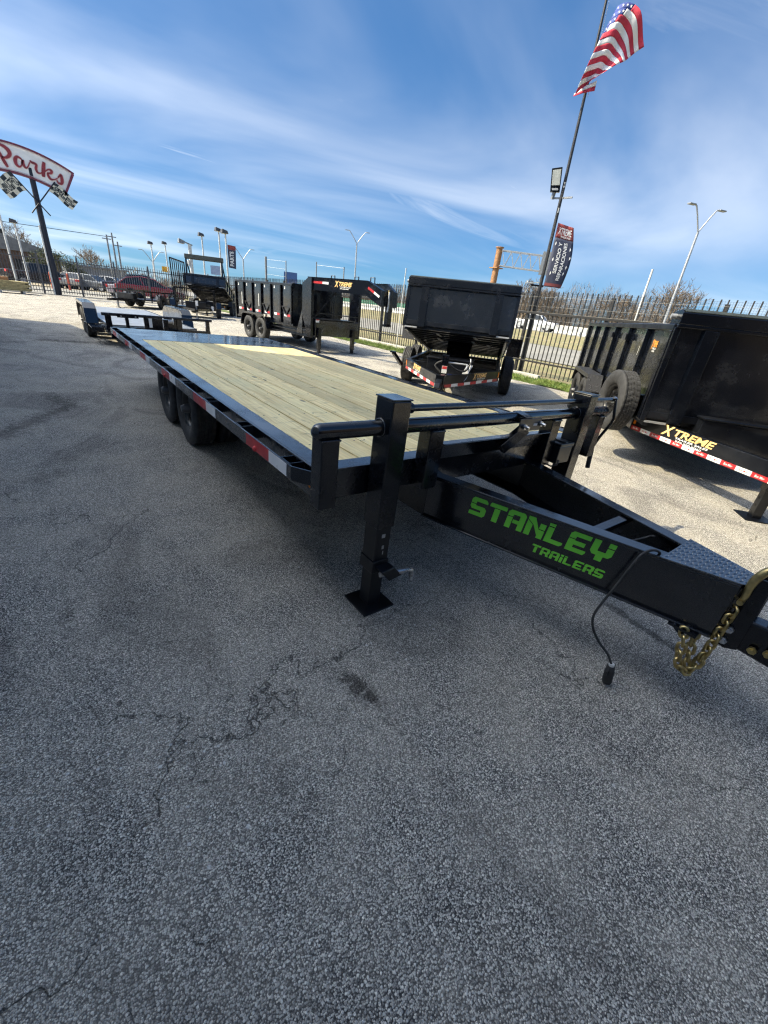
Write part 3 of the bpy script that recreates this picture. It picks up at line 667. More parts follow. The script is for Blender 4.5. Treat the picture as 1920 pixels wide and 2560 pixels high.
b = MB(); b.cyl((-.2318, -1.1785, .124), (-.2315, -1.18, .112), .0125, 12); b.build('plug_collar', PALE, pg)
for s in (-1, 1):
    b = MB(); b.bar((-.232+s*.018, -1.178, .10), (-.232+s*.040, -1.182, .096), .009, .008); b.bar((-.232+s*.040, -1.182, .099), (-.232+s*.042, -1.184, .078), .009, .008); b.build('plug_lug', RUB, pg)
b = MB(); b.tube(smooth_path([(-.19, -.88, .64), (-.14, -.92, .655), (-.05, -.97, .65), (.06, -1.0, .655), (.09, -1.02, .67), (.07, -1.04, .685)]), .005, 6); b.build('wiring_loom', RUB, mt)
# coupler
b = MB()
for s in (-1, 1): b.prism([(-1.4445, .405), (-1.475, .395), (-1.515, .415), (-1.505, .72), (-1.485, .745), (-1.4445, .74)], lambda u, v, d: (d, u, v), s*.056, s*.046)
b.box((-.0455, -1.4555, .40), (.0455, -1.4447, .735)); cp_ = b.build('coupler_channel', BLK, mt, .003)
b = MB(); b.prism([(-1.46, .415), (-1.62, .405), (-1.80, .415), (-1.83, .46), (-1.80, .51), (-1.70, .545), (-1.56, .56), (-1.50, .555), (-1.47, .51)], lambda u, v, d: (d, u, v), -.044, .044); b.build('coupler', BLK, cp_, .01)
b = MB(); b.tube(smooth_path([(.0, -1.55, .57), (.01, -1.62, .575), (.0, -1.70, .56), (-.02, -1.74, .54)]), .008, 6); b.build('coupler_latch', BLKG, cp_)
for yy, zz in ((-1.462, .49), (-1.462, .432), (-1.555, .452), (-1.60, .47)):
    b = MB(); b.cyl((-.0565, yy, zz), (-.070, yy, zz), .0165, 6, smooth=False); b.cyl((-.070, yy, zz), (-.080, yy, zz), .010, 10); b.build('bolt', STEEL if yy > -1.5 else BRASS, cp_)
for zz in (.70, .645, .59):
    b = MB(); b.cyl((-.0562, -1.488, zz), (-.0572, -1.488, zz), .011, 12); b.build('bolt_hole', DARK, cp_)
# safety chains: one mesh per link
def link_mesh():
    b = MB(); L, Wd = .0245, .0155; pts = []
    for i in range(16):
        t = 2*math.pi*i/16; x = Wd*math.cos(t); y = Wd*math.sin(t)+(L-Wd if math.sin(t) > 0 else -(L-Wd)); pts.append((x, y, 0))
    n = 7; vs = []
    for i, p in enumerate(pts):
        p = Vector(p); d = (Vector(pts[(i+1) % 16])-Vector(pts[i-1])).normalized(); a = Vector((0, 0, 1)); c = d.cross(a)
        vs += [p+(a*math.cos(q)+c*math.sin(q))*.0066 for q in (2*math.pi*k/n for k in range(n))]
    b.add(vs, [(j*n+i, j*n+(i+1) % n, ((j+1) % 16)*n+(i+1) % n, ((j+1) % 16)*n+i) for j in range(16) for i in range(n)], 0, True)
    return b.mesh('chain_link', BRASS)
LM = link_mesh()
def chain(path, parent, name='safety_chain'):
    P = smooth_path(path, 12); acc = [0]
    for i in range(len(P)-1): acc.append(acc[-1]+(P[i+1]-P[i]).length)
    step = .0365; n = int(acc[-1]/step); root = None
    for k in range(n+1):
        s = k*step; i = max(j for j in range(len(acc)) if acc[j] <= s+1e-9); i = min(i, len(P)-2)
        t = (s-acc[i])/max(1e-6, acc[i+1]-acc[i]); p = P[i].lerp(P[i+1], t); d = (P[i+1]-P[i]).normalized()
        q = d.to_track_quat('Y', 'Z'); o = link('chain_link', LM, parent); o.location = p
        o.rotation_mode = 'QUATERNION'; o.rotation_quaternion = q @ Matrix.Rotation(R(45+90*(k % 2)), 3, 'Y').to_quaternion()
ceye = MB(); ceye.tube(smooth_path([(-.135, -1.30, .432), (-.145, -1.315, .415), (-.14, -1.335, .405), (-.125, -1.345, .415), (-.12, -1.35, .432)]), .007, 8); ceye.box((-.15, -1.39, .418), (-.05, -1.28, .4295)); ce = ceye.build('chain_eye', BLK, mt)
chain([(-.14, -1.345, .415), (-.15, -1.362, .37), (-.155, -1.37, .31), (-.15, -1.388, .262), (-.125, -1.41, .238), (-.095, -1.425, .235), (-.082, -1.432, .275), (-.08, -1.437, .34), (-.08, -1.44, .41), (-.08, -1.44, .48), (-.08, -1.442, .55), (-.08, -1.445, .61)], ce)
chain([(-.085, -1.375, .41), (-.10, -1.385, .36), (-.11, -1.395, .31), (-.11, -1.408, .265), (-.09, -1.425, .25), (-.075, -1.435, .28), (-.07, -1.44, .33)], ce)
b = MB(); hk = smooth_path([(-.08, -1.447, .635), (-.08, -1.449, .665), (-.078, -1.446, .70), (-.075, -1.449, .74), (-.07, -1.46, .775), (-.06, -1.475, .795), (-.045, -1.487, .785), (-.04, -1.487, .76)], 5)
b.tube(hk, [.009+.007*math.sin(math.pi*i/(len(hk)-1)) for i in range(len(hk))], 10); b.cyl((-.10, -1.447, .632), (-.06, -1.447, .632), .011, 10); b.build('chain_hook', BRASS, ce)
# ================================================================== DUMP TRAILERS
TARP = plain('tarp_cover_metal', (.030, .036, .030), .5, var=.2)
DPLATE = NT('tread_fender'); DPLATE.base((.03, .03, .032)); DPLATE.rough(.4); DPLATE.bump(DPLATE.rng(DPLATE.vor(28, 'F1'), .1, .35, 1, 0), .8, .01); DPLATE = DPLATE.m
def tape_run(parent, p0, p1, up, n, h, off, words=True):
    """alternating red and white reflective pieces along p0->p1 on a vertical web, normal = dir x up"""
    p0, p1 = Vector(p0), Vector(p1); d = (p1-p0); L = d.length; d.normalize(); u = Vector(up); nn = d.cross(u).normalized()
    for i in range(n):
        a = p0+d*(L*i/n+.001)+nn*off; e = p0+d*(L*(i+1)/n-.001)+nn*off
        b = MB(); b.hexa([a-u*h/2-nn*.001, e-u*h/2-nn*.001, e-u*h/2, a-u*h/2, a+u*h/2-nn*.001, e+u*h/2-nn*.001, e+u*h/2, a+u*h/2])
        red = i % 2 == 0
        o = b.build('red_tape' if red else 'white_tape', TAPER if red else TAPEW, parent)
        if words: lettering('lettering', 'Bux Mor', (a+e)/2, d, u, h*.5, (e-a).length*.6, WHITE if red else REDP, o, .01, .3, .0006)
def dump_trailer(name, label, loc, az, H, theta, Lh, y0, tyres, hw=1.02, tarph=.19, ribs=6, words=False, tapen=10, jack_y=-1.48, apex=-1.9, zf0=.42, zf1=.62, fender=True, XW=.46):
    t = thing(name, label, 'trailer', (loc[0], loc[1], 0), -R(az), 'dump trailers parked along the side fence')
    # chassis
    for s in (-1, 1):
        b = MB(); b.box((s*.98, 0, zf0), (s*.90, Lh+.1, zf1)); b.build('frame_rail', BLKM, t, .004)
        a = Vector((s*.98, -.001, 0)); c = Vector((s*.07, apex, 0)); inw = Vector((-s*.06, .03, 0))
        b = MB(); zs = (Vector((0, 0, zf0)), Vector((0, 0, zf1)))
        b.hexa([a+zs[0], c+zs[0], c+inw+zs[0], a+inw+zs[0], a+zs[1], c+zs[1], c+inw+zs[1], a+inw+zs[1]]); rail = b.build('tongue_rail', BLKM, t, .003)
        P0, P1 = (a, c) if s < 0 else (c, a)
        tape_run(rail, P0+(P1-P0)*.01+Vector((0, 0, zf0+.033)), P0+(P1-P0)*.97+Vector((0, 0, zf0+.033)), (0, 0, 1), tapen, .05, .003, words)
        d = (P1-P0).normalized(); m = P0+(P1-P0)*(.42 if s < 0 else .60)
        xtreme(m+Vector((0, 0, zf0+.138)), d, (0, 0, 1), .125, XW, rail)
        m = P0+(P1-P0)*(.025 if s < 0 else .975); b = MB(); nn = d.cross(Vector((0, 0, 1))); b.bar(m+nn*.004+Vector((0, 0, zf0+.08)), m+nn*.004+Vector((0, 0, zf1-.02)), .035, .006, up=tuple(nn)); b.build('side_reflector', AMBER, rail)
    for k in range(5):
        b = MB(); y = .05+k*(Lh-.1)/4; b.box((-.9, y, zf0+.05), (.9, y+.06, zf1-.05)); b.build('cross_member', BLKM, t)
    b = MB(); b.box((-.90, -.08, zf0+.02), (.90, .0, zf1-.002)); b.build('front_cross_beam', BLKM, t, .003)
    for y in tyres:
        b = MB(); b.cyl((-1.1, y, .385), (1.1, y, .385), .05, 10); b.build('axle', BLK, t)
        for s in (-1, 1): wheel(t, (s*1.16, y, .384), s, True)
    if fender:
        for s in (-1, 1):
            f0, f1 = tyres[0]-.50, tyres[-1]+.50; x0, x1 = s*1.03, s*1.29
            b = MB()
            prof = [(f0, .56), (f0+.14, .83), (f1-.14, .83), (f1, .56)]
            for i in range(3):
                (ya, za), (yb, zb) = prof[i], prof[i+1]
                b.hexa([(x0, ya, za), (x1, ya, za), (x1, yb, zb), (x0, yb, zb), (x0, ya, za+.012), (x1, ya, za+.012), (x1, yb, zb+.012), (x0, yb, zb+.012)])
                b.hexa([(x1, ya, za-.055), (x1-s*.008, ya, za-.055), (x1-s*.008, yb, zb-.055), (x1, yb, zb-.055), (x1, ya, za), (x1-s*.008, ya, za), (x1-s*.008, yb, zb), (x1, yb, zb)])
            b.build('fender', DPLATE, t)
    # jack and coupler
    j = MB(); j.box((-.055, jack_y-.055, .30), (.055, jack_y+.055, .92)); jk = j.build('jack', BLK, t, .006)
    b = MB(); b.box((-.042, jack_y-.042, .012), (.042, jack_y+.042, .2995)); b.build('jack_leg', BLKM, jk, .004)
    b = MB(); b.box((-.13, jack_y-.13, .0), (.13, jack_y+.13, .0118)); b.build('jack_foot', BLKM, jk, .003)
    for q in range(3):
        b = MB(); b.cyl((-.0421, jack_y, .06+q*.08), (-.0431, jack_y, .06+q*.08), .014, 10); b.build('pin_hole', DARK, jk)
    b = MB(); b.cyl((.055, jack_y, .80), (.38, jack_y, .80), .014, 8); b.cyl((.38, jack_y, .80), (.38, jack_y-.12, .74), .011, 8); b.build('crank_handle', GALV, jk)
    b = MB(); b.box((-.07, apex-.10, zf0-.01), (.07, apex+.05, zf1+.02)); cp = b.build('coupler_channel', BLK, t, .004)
    b = MB(); b.prism([(apex-.10, .43), (apex-.32, .42), (apex-.38, .47), (apex-.34, .54), (apex-.10, .58)], lambda u, v, d: (d, u, v), -.05, .05); b.build('coupler', BLKM, cp, .01)
    for s in (-1, 1):
        chain([(s*.09, apex+.02, zf0), (s*.12, apex-.05, .34), (s*.10, apex-.14, .32), (s*.05, apex-.17, .42)], cp)
    # tool box with the hydraulic pump
    b = MB(); b.box((-.45, -.62, zf0+.0), (.42, -.12, .76)); tb_ = b.build('tool_box', BLKM, t, .012)
    b = MB(); b.box((-.47, -.64, .7605), (.44, -.10, .785)); b.build('box_lid', BLKM, tb_, .008)
    # ---- bed, hinged at the rear
    zb = zf1+.05; L = Lh-y0
    bed = MB(); bed.box((-hw+.02, -L, .0), (hw-.02, 0, .05))
    o = bed.build('bed_floor', BLK, t); o.location = (0, Lh, zb); o.rotation_euler = (-R(theta), 0, 0); bd = o
    for k in range(13):
        b = MB(); y = -L+.06+k*(L-.16)/12; b.box((-hw+.03, y, -.055), (hw-.03, y+.045, -.0005)); b.build('floor_rib', BLKM, bd)
    for s in (-1, 1):
        b = MB(); b.box((s*(hw-.075), -L, -.10), (s*(hw-.02), 0, -.056)); b.build('bed_rail', BLKM, bd)
        b = MB(); b.box((s*(hw-.02), -L+.02, -.04), (s*(hw-.038), 0, H)); sw = b.build('side_wall', BLKG, bd)
        b = MB(); b.box((s*(hw+.035), -L+.03, H-.03), (s*(hw-.045), 0, H+.035)); b.build('top_rail', BLKM, bd, .008)
        for k in range(ribs+1):
            y = -L+.10+k*(L-.2)/ribs
            b = MB(); b.box((s*(hw-.0199), y-.045, -.04), (s*(hw+.032), y+.045, H-.031)); b.build('wall_rib', BLKG, bd, .006)
            if k < ribs and s < 0:
                ym = y+.07; b = MB(); b.box((-hw+.0195, ym, H*.80), (-hw+.0180, ym+.06, H*.86)); b.build('stake_loop', BLKM, bd)
        if s < 0:
            for k in range(ribs):
                y = -L+.10+(k+.35)*(L-.2)/ribs
                b = MB(); b.box((-hw+.0195, y, .05), (-hw+.018, y+.10, .10)); b.build('red_tape', TAPER, bd)
                b = MB(); b.box((-hw+.0195, y+.1002, .05), (-hw+.018, y+.20, .10)); b.build('white_tape', TAPEW, bd)
    b = MB(); b.box((-hw+.02, -L, .051), (hw-.02, -L+.02, H)); fw = b.build('front_wall', BLKG, bd)
    for s in (-1, 1):
        b = MB(); b.box((s*.62, -L-.055, -.03), (s*.76, -L-.0005, H-.005)); b.build('front_rib', BLK, bd, .004)
        b = MB(); b.box((s*.76, -L-.03, -.055), (s*(hw-.02), -L-.001, -.031)); b.build('front_sill', GALV, bd)
        b = MB(); b.box((s*(hw-.03), -L-.026, -.04), (s*(hw+.03), -L+.02, H)); b.build('corner_post', BLK, bd, .006)
    b = MB(); b.box((-hw+.03, -L-.02, .0), (hw-.03, -L-.0008, .08)); b.build('kick_plate', BLKM, bd, .002)
    b = MB(); b.box((-hw-.02, -L-.055, H), (hw+.02, -L+.02, H+.035)); b.build('front_top_rail', BLK, bd, .006)
    b = MB(); b.prism([(-L-.06, H+.0355), (-L-.06, H+tarph-.03), (-L+.02, H+tarph), (-L+.24, H+tarph-.02), (-L+.26, H+.0355)], lambda u, v, d: (d, u, v), -hw-.02, hw+.02); tp = b.build('tarp_housing', BLK, bd, .006)
    b = MB(); b.hexa([(-hw-.0, -L-.05, H+tarph-.022), (hw, -L-.05, H+tarph-.022), (hw, -L+.02, H+tarph+.004), (-hw, -L+.02, H+tarph+.004), (-hw, -L-.05, H+tarph-.015), (hw, -L-.05, H+tarph-.015), (hw, -L+.02, H+tarph+.012), (-hw, -L+.02, H+tarph+.012)]); b.build('housing_lip', TARP, tp)
    for s in (-1, 1):
        b = MB(); b.cyl((s*(hw+.02), -L+.12, H+.11), (s*(hw+.075), -L+.12, H+.11), .028, 12); b.build('tarp_roller_end', GALV, tp)
    return t, bd, L
md, mbed, mL = dump_trailer('dump_trailer', 'dump trailer with its black bed partly tipped up, facing the camera', (4.48, 4.65), 51.5, .66, 9.6, 3.25, -.52, (1.22, 2.10), ribs=6, tapen=9, tarph=.18, fender=False, XW=.52)
# hoist under the raised bed
b = MB()
for s in (-.16, .20): b.bar((s, .45, .50), (s*.9, 1.35, 1.02), .07, .10); 
ho = b.build('scissor_arm', BLKM, md)
b = MB(); b.cyl((.02, .55, .55), (.02, 1.25, .92), .06, 12); b.build('hydraulic_ram', BLK, md)
b = MB(); b.hexa([(-.22, .55, .64), (.26, .55, .64), (.26, .60, .64), (-.22, .60, .64), (-.26, 1.0, 1.14), (.30, 1.0, 1.14), (.30, 1.05, 1.14), (-.26, 1.05, 1.14)]); b.build('hoist_plate', BLK, md)
for s in (-.24, .27):
    b = MB()
    for q in ((0, 0, .09, .012), (0, .11, .09, .122), (0, .012, .012, .11), (.078, .012, .09, .11)): b.box((s-.045+q[0], .40, .62+q[1]), (s-.045+q[2], .50, .62+q[3]))
    b.build('hoist_tube', BLKM, md)
for x, y in ((-.40, .3), (.35, .2), (.30, .9), (.62, 1.1), (-.45, 1.0)):
    b = MB(); b.bar((x, -mL+y+.1, -.06), (x+.05, -mL+y+.45, -.062), .055, .012); b.build('floor_stiffener', GALV, mbed)
b = MB(); b.tube(smooth_path([(-.05, -1.42, .60), (-.18, -1.40, .72), (-.02, -1.36, .80), (.18, -1.30, .68), (.34, -1.20, .66), (.42, -1.05, .80)]), .018, 7); b.build('hydraulic_hose', RUB, md)
b = MB(); b.tube(smooth_path([(.40, -1.0, .86), (.42, -1.1, .75), (.40, -1.2, .58), (.36, -1.3, .50)]), .008, 6); b.build('breakaway_cable', GALV, md)
b = MB(); b.tube(smooth_path([(.10+.11*math.cos(q*.9), -1.44, .56+.045*math.sin(q*.9)) for q in range(15)], 2), .006, 6); b.build('blue_cable', plain('blue_cable_jacket', (.05, .09, .40), .4), md)
b = MB(); b.hexa([(.26, -1.22, .52), (.37, -1.19, .52), (.37, -1.185, .52), (.26, -1.215, .52), (.36, -1.10, .76), (.46, -1.07, .76), (.46, -1.065, .76), (.36, -1.095, .76)]); b.build('paper_sheet', PAPER, md)
b = MB(); b.box((-.04, -1.5365, .62), (.05, -1.5352, .74)); lb = b.build('jack_label', PAPER, md)
b = MB(); b.box((-.035, -1.5385, .69), (.045, -1.5368, .735)); b.build('label_band', REDP, lb)
b = MB(); b.bar((-1.06, -.1, .50), (-1.20, -.36, .74), .06, .06); b.box((-1.26, -.42, .74), (-1.15, -.32, .765)); b.build('spare_mount', BLK, md)
b = MB(); b.hexa([(-1.33, .95, .95), (-1.06, .95, .95), (-1.06, 1.0, .95), (-1.33, 1.0, .95), (-1.36, 1.05, 1.28), (-1.06, 1.05, 1.28), (-1.06, 1.1, 1.28), (-1.36, 1.1, 1.28)]); b.build('mud_guard', DPLATE, md)
b = MB(); b.box((1.04, .78, .86), (1.32, .80, 1.22)); b.build('fender_front', BLK, md, .004)

rd, rbed, rL = dump_trailer('dump_trailer', 'tall black dump trailer nearest the right edge with a spare tyre on its side', (4.49, -.10), 53, 1.0, 0, 5.35, -.47, (2.62, 3.50), ribs=6, words=True, tapen=12, tarph=.18, XW=.72)
sp = link('wheel', R1, rd); sp.location = (-1.235, .06, .745); sp.rotation_euler = (.4, 0, R(10)); sp['label'] = 'spare wheel bolted to the front corner'; link('tyre', T1, sp)
b = MB(); b.box((-1.16, .04, .55), (-1.0, .16, .86)); b.build('spare_bracket', BLK, rd, .005)
xtreme((-1.001, -.02+.18, 1.46), (0, -1, 0), (0, 0, 1), .12, .22, rd, ORANGE, True, .004)
b = MB(); b.box((-1.004, .75, 1.30), (-1.0015, .80, 1.42)); b.build('paper_sticker', PAPER, rd)
for yy in (1.52, 2.5):
    b = MB(); b.box((-1.085, yy-.12, 1.47), (-1.055, yy+.06, 1.56)); b.build('tarp_hook_block', BLKM, rd, .004)

# ------------------------------------------------------------------ gooseneck dump trailer
gn = thing('gooseneck_trailer', 'gooseneck dump trailer with angled neck, white lettering and two red-white reflectors', 'trailer', (4.1, 15.0, 0), R(6))
for y in (0., -.92):
    b = MB(); b.cyl((.1, y, .385), (2.0, y, .385), .05, 10); b.build('axle', BLK, gn)
    wheel(gn, (.02, y, .384), -1, True); wheel(gn, (2.05, y, .384), 1, True)
for x0, x1, s in ((-.14, .16, -1), (1.92, 2.2, 1)):
    b = MB(); prof = [(.52, .42), (.42, .80), (.30, .88), (-1.22, .88), (-1.36, .80), (-1.48, .42)]
    for i in range(5):
        (ya, za), (yb, zb) = prof[i], prof[i+1]
        b.hexa([(x0, ya, za), (x1, ya, za), (x1, yb, zb), (x0, yb, zb), (x0, ya, za+.015), (x1, ya, za+.015), (x1, yb, zb+.015), (x0, yb, zb+.015)])
        xe = x0 if s < 0 else x1; b.hexa([(xe, ya, za-.05), (xe+.008, ya, za-.05), (xe+.008, yb, zb-.05), (xe, yb, zb-.05), (xe, ya, za), (xe+.008, ya, za), (xe+.008, yb, zb), (xe, yb, zb)])
    b.build('fender', BLKG, gn)
for x in (.20, 1.80):
    b = MB(); b.box((x, -4.05, .45), (x+.08, 1.15, .63)); b.build('frame_rail', BLKM, gn, .004)
b = MB(); b.box((.05, -3.95, .44), (.19, -1.52, .465)); b.box((.05, -3.3, .56), (.19, -1.52, .58)); b.build('side_step', BLKM, gn)
b = MB(); b.box((.06, -2.9, .66), (2.0, 1.2, .72)); gb_ = b.build('bed_floor', BLK, gn)
for x, s in ((.06, -1), (2.0, 1)):
    b = MB(); b.box((x, -2.9, .725), (x-s*.02, 1.2, 1.88)); b.build('side_wall', BLKG, gb_)
    b = MB(); b.box((x+s*.04, -2.9, 1.85), (x-s*.03, 1.2, 1.915)); b.build('top_rail', BLKM, gb_, .008)
    for k in range(7):
        y = -2.85+k*.67; b = MB(); b.box((x, y-.04, .73), (x+s*.055, y+.04, 1.849)); b.build('wall_rib', BLK, gb_, .006)
        if s < 0 and k < 6:
            for q in (0, .045): 
                b = MB(); b.box((x-.002, y+.42, 1.74+q), (x-.0005, y+.48, 1.77+q)); b.build('white_sticker', WHITE, gb_)
            b = MB(); b.box((x-.003, y+.10, .93), (x-.0005, y+.30, 1.0)); b.build('red_tape', TAPER, gb_)
            b = MB(); b.box((x-.003, y+.3005, .93), (x-.0005, y+.48, 1.0)); b.build('white_tape', TAPEW, gb_)
            if k in (0, 2, 4):
                b = MB(); b.bar((x-.02, y+.06, 1.22), (x-.02, y+.60, 1.22), .03, .03); b.bar((x-.02, y+.12, 1.20), (x-.02, y+.34, .98), .03, .03); b.bar((x-.02, y+.56, 1.20), (x-.02, y+.34, .98), .03, .03); b.build('ramp_bracket', BLK, gb_)
for y in (.55, -.75):
    b = MB(); b.box((-.01, y, 1.12), (.0, y+.035, 1.52)); b.build('strap_bar', PALE, gb_)
b = MB(); b.box((.06, -2.92, .66), (2.0, -2.901, 1.93)); b.build('front_wall', BLK, gb_)
b = MB(); b.box((.04, 1.2, .60), (2.02, 1.26, 1.9)); b.build('tail_gate', BLK, gb_)
# neck
def neck_beam(x0, x1, s):
    pts = [(-3.85, 1.80), (-3.85, 2.12), (-5.95, 2.14), (-6.45, 1.93), (-6.42, 1.55), (-5.92, 1.80)]
    f = lambda u: x0+(x1-x0)*((u+3.85)/-2.6)
    b = MB(); n = len(pts)
    for dx in (0,):
        A = [(f(u), u, v) for u, v in pts]; B = [(f(u)-s*.02, u, v) for u, v in pts]
        b.add(A+B, [tuple(reversed(range(n))), tuple(range(n, 2*n))]+[(i, (i+1) % n, n+(i+1) % n, n+i) for i in range(n)])
    for chain_ in (((-3.85, 2.12), (-5.95, 2.14), (-6.45, 1.93)), ((-3.85, 1.80), (-5.92, 1.80), (-6.42, 1.55))):
        for (ua, va), (ub, vb) in zip(chain_, chain_[1:]):
            xa, xb = f(ua), f(ub); dz = .012 if va > 1.9 or vb > 1.9 else -.012
            b.hexa([(xa+s*.01, ua, va), (xb+s*.01, ub, vb), (xb-s*.09, ub, vb), (xa-s*.09, ua, va), (xa+s*.01, ua, va+dz), (xb+s*.01, ub, vb+dz), (xb-s*.09, ub, vb+dz), (xa-s*.09, ua, va+dz)])
    return b.build('neck_beam', BLK, gn), f
nb, nf = neck_beam(.0, .72, -1); neck_beam(2.0, 1.28, 1)
dn = Vector((nf(-5)-nf(-4), -1, 0)).normalized()
def on_neck(u, z): return Vector((nf(u), u, z))
xtreme(on_neck(-5.15, 1.99), dn, (0, 0, 1), .17, .62, nb, GOLD, True, .006)
def strip(p0, p1, hw_, mat, name):
    p0, p1 = Vector(p0), Vector(p1); d = (p1-p0).normalized(); n = dn.cross(Vector((0, 0, 1))); u = n.cross(d); b = MB()
    q = [p0-u*hw_, p1-u*hw_, p1+u*hw_, p0+u*hw_]; b.hexa([v+n*.002 for v in q]+[v+n*.004 for v in q]); b.build(name, mat, nb)
strip(on_neck(-4.05, 2.0), on_neck(-4.40, 2.0), .03, TAPER, 'red_tape'); strip(on_neck(-4.402, 2.0), on_neck(-4.62, 2.0), .03, TAPEW, 'white_tape')
strip(on_neck(-5.98, 1.98), on_neck(-6.18, 1.875), .03, TAPER, 'red_tape'); strip(on_neck(-6.182, 1.874), on_neck(-6.36, 1.78), .03, TAPEW, 'white_tape')
for x, s in ((.0, -1), (2.0, 1)):
    b = MB(); b.prism([(-4.05, .45), (-3.85, .45), (-3.55, 1.1 if s < 0 else 1.0), (-3.55, 1.95), (-3.85, 2.11), (-4.05, 2.11)], lambda u, v, d: (d, u, v), x, x-s*.10); b.build('neck_upright', BLK, gn, .004)
    b = MB(); b.prism([(-3.2, .50), (-3.56, .50), (-3.56, 1.25)], lambda u, v, d: (d, u, v), x, x-s*.02); b.build('gusset', BLKG, gn)
b = MB(); b.box((.12, -4.12, .50), (1.88, -3.6, .98)); pb = b.build('pump_box', BLKG, gn, .02)
b = MB(); b.box((.12, -4.16, .985), (1.70, -3.6, 1.01)); b.build('box_lid', BLKM, pb, .004)
b = MB(); b.box((.14, -4.128, .90), (.26, -4.122, 1.0)); b.build('label', PAPER, pb); b = MB(); b.box((.145, -4.131, .96), (.255, -4.1285, .995)); b.build('label_band', REDP, pb)
b = MB(); b.bar((.10, -4.1, 1.03), (.62, -4.45, 1.80), .03, .03); b.bar((.15, -4.13, 1.17), (1.8, -4.13, 1.13), .03, .03); b.build('neck_brace', BLKM, gn)
b = MB(); b.box((.92, -4.0, 1.05), (1.0, -3.95, 1.80)); b.box((1.05, -3.7, 1.05), (1.50, -3.65, 1.7)); b.build('tool_panel', BLK, gn)
for x in (.20, 1.57):
    b = MB(); b.box((x, -4.20, .12), (x+.11, -4.09, .75)); j = b.build('landing_leg', BLK, gn, .004)
    b = MB(); b.box((x+.012, -4.188, .012), (x+.098, -4.102, .1195)); b.build('inner_leg', BLKM, j); b = MB(); b.box((x-.05, -4.26, 0), (x+.16, -4.04, .0118)); b.build('leg_foot', BLKM, j)
    b = MB(); b.cyl((x+.11, -4.14, .34), (x+.20, -4.14, .34), .03, 8); b.build('leg_pin', STEEL, j)
b = MB(); b.box((.93, -6.52, 1.10), (1.07, -6.38, 1.98)); cpl = b.build('coupler_tube', BLK, gn, .006)
b = MB(); b.cyl((1.0, -6.45, 1.04), (1.0, -6.45, 1.10), .13, 14); b.build('coupler_base', BLK, cpl)
b = MB(); b.box((.70, -6.46, 1.55), (1.30, -6.40, 1.93)); b.build('neck_nose', BLK, gn, .004)
chain([(.91, -6.50, 1.93), (.90, -6.54, 1.75), (.92, -6.55, 1.60), (.89, -6.54, 1.45)], cpl)
GL = MB().tube([(0, 0, 0), (0, 0, .001)], .001, 3)
b = MB(); b.tube(smooth_path([(.90, -6.54, 1.92), (.875, -6.56, 1.75), (.895, -6.55, 1.60), (.865, -6.55, 1.42)]), .022, 7); b.build('safety_chain', GALV, cpl)
for x in (1.86,):
    for y in (-3.9, -4.7, -2.6):
        b = MB(); b.tube([(x, y-.10, 2.0), (x, y-.10, 2.33), (x, y+.10, 2.33), (x, y+.10, 2.0)], .02, 6); b.build('hoop_step', BLK, gn)

# ------------------------------------------------------------------ low steel-deck hauler behind the flatbed
tt = thing('car_hauler_trailer', 'low steel-deck car hauler with tall curved fenders behind the flatbed', 'trailer', (.05, 10.6, 0))
SDK = plain('bare_steel_deck', (.30, .32, .35), .38, .5, var=.1, scale=3)
b = MB(); b.box((-.97, .25, .50), (.97, 7.2, .515)); b.build('deck_plate', SDK, tt)
for s in (-1, 1):
    b = MB(); b.box((s*1.0, .1, .38), (s*.97, 7.2, .535)); b.build('side_rail', BLK, tt, .004)
    x0, x1 = s*1.04, s*1.30; prof = [(1.55, .40), (1.70, .74), (1.92, .86), (3.9, .86), (4.12, .74), (4.3, .40)]
    b = MB()
    for i in range(5):
        (ya, za), (yb, zb) = prof[i], prof[i+1]
        b.hexa([(x0, ya, za), (x1, ya, za), (x1, yb, zb), (x0, yb, zb), (x0, ya, za+.014), (x1, ya, za+.014), (x1, yb, zb+.014), (x0, yb, zb+.014)])
        b.hexa([(x1, ya, za-.06), (x1-s*.008, ya, za-.06), (x1-s*.008, yb, zb-.06), (x1, yb, zb-.06), (x1, ya, za), (x1-s*.008, ya, za), (x1-s*.008, yb, zb), (x1, yb, zb)])
    b.prism([(1.55, .40), (1.70, .74), (1.92, .86), (3.9, .86), (4.12, .74), (4.3, .40)], lambda u, v, d: (d, u, v), s*1.03, s*1.022)
    b.build('fender', BLKG, tt)
    b = MB(); b.box((s*1.005, .75, .36), (s*1.27, 1.54, .40)); b.box((s*1.005, .75, .28), (s*1.27, .76, .36)); b.build('fender_step', BLK, tt, .006)
    for y in (2.45, 3.40):
        wheel(tt, (s*1.17, y, .345), s, True, scale=.9)
    for y in (.55, 1.1): 
        b = MB(); b.tube([(s*1.0, y, .46), (s*1.05, y, .46), (s*1.05, y+.12, .46), (s*1.0, y+.12, .46)], .012, 6); b.build('tie_down', GREY, tt)
b = MB(); b.cyl((-1.08, 0, .755), (1.36, 0, .755), .034, 12); b.build('front_rail', BLK, tt)
for x0, x1 in ((-1.02, -.90), (-.62, -.55), (-.23, -.16), (.50, .62), (1.20, 1.29)):
    b = MB(); b.box((x0, -.04, .44), (x1, .03, .73)); b.build('rail_upright', BLK, tt)
b = MB(); b.box((-1.02, -.05, .38), (1.30, -.0, .50)); b.box((-.16, .0, .50), (.50, .02, .72)); b.build('front_board', BLK, tt)
b = MB(); b.box((-.13, -.052, .52), (-.06, -.045, .72)); b.build('white_label', PAPER, tt)
for x in (-.70, -.40):
    b = MB(); b.cyl((x, -.05, .73), (x, -.07, .73), .02, 6); b.build('bolt', STEEL, tt)
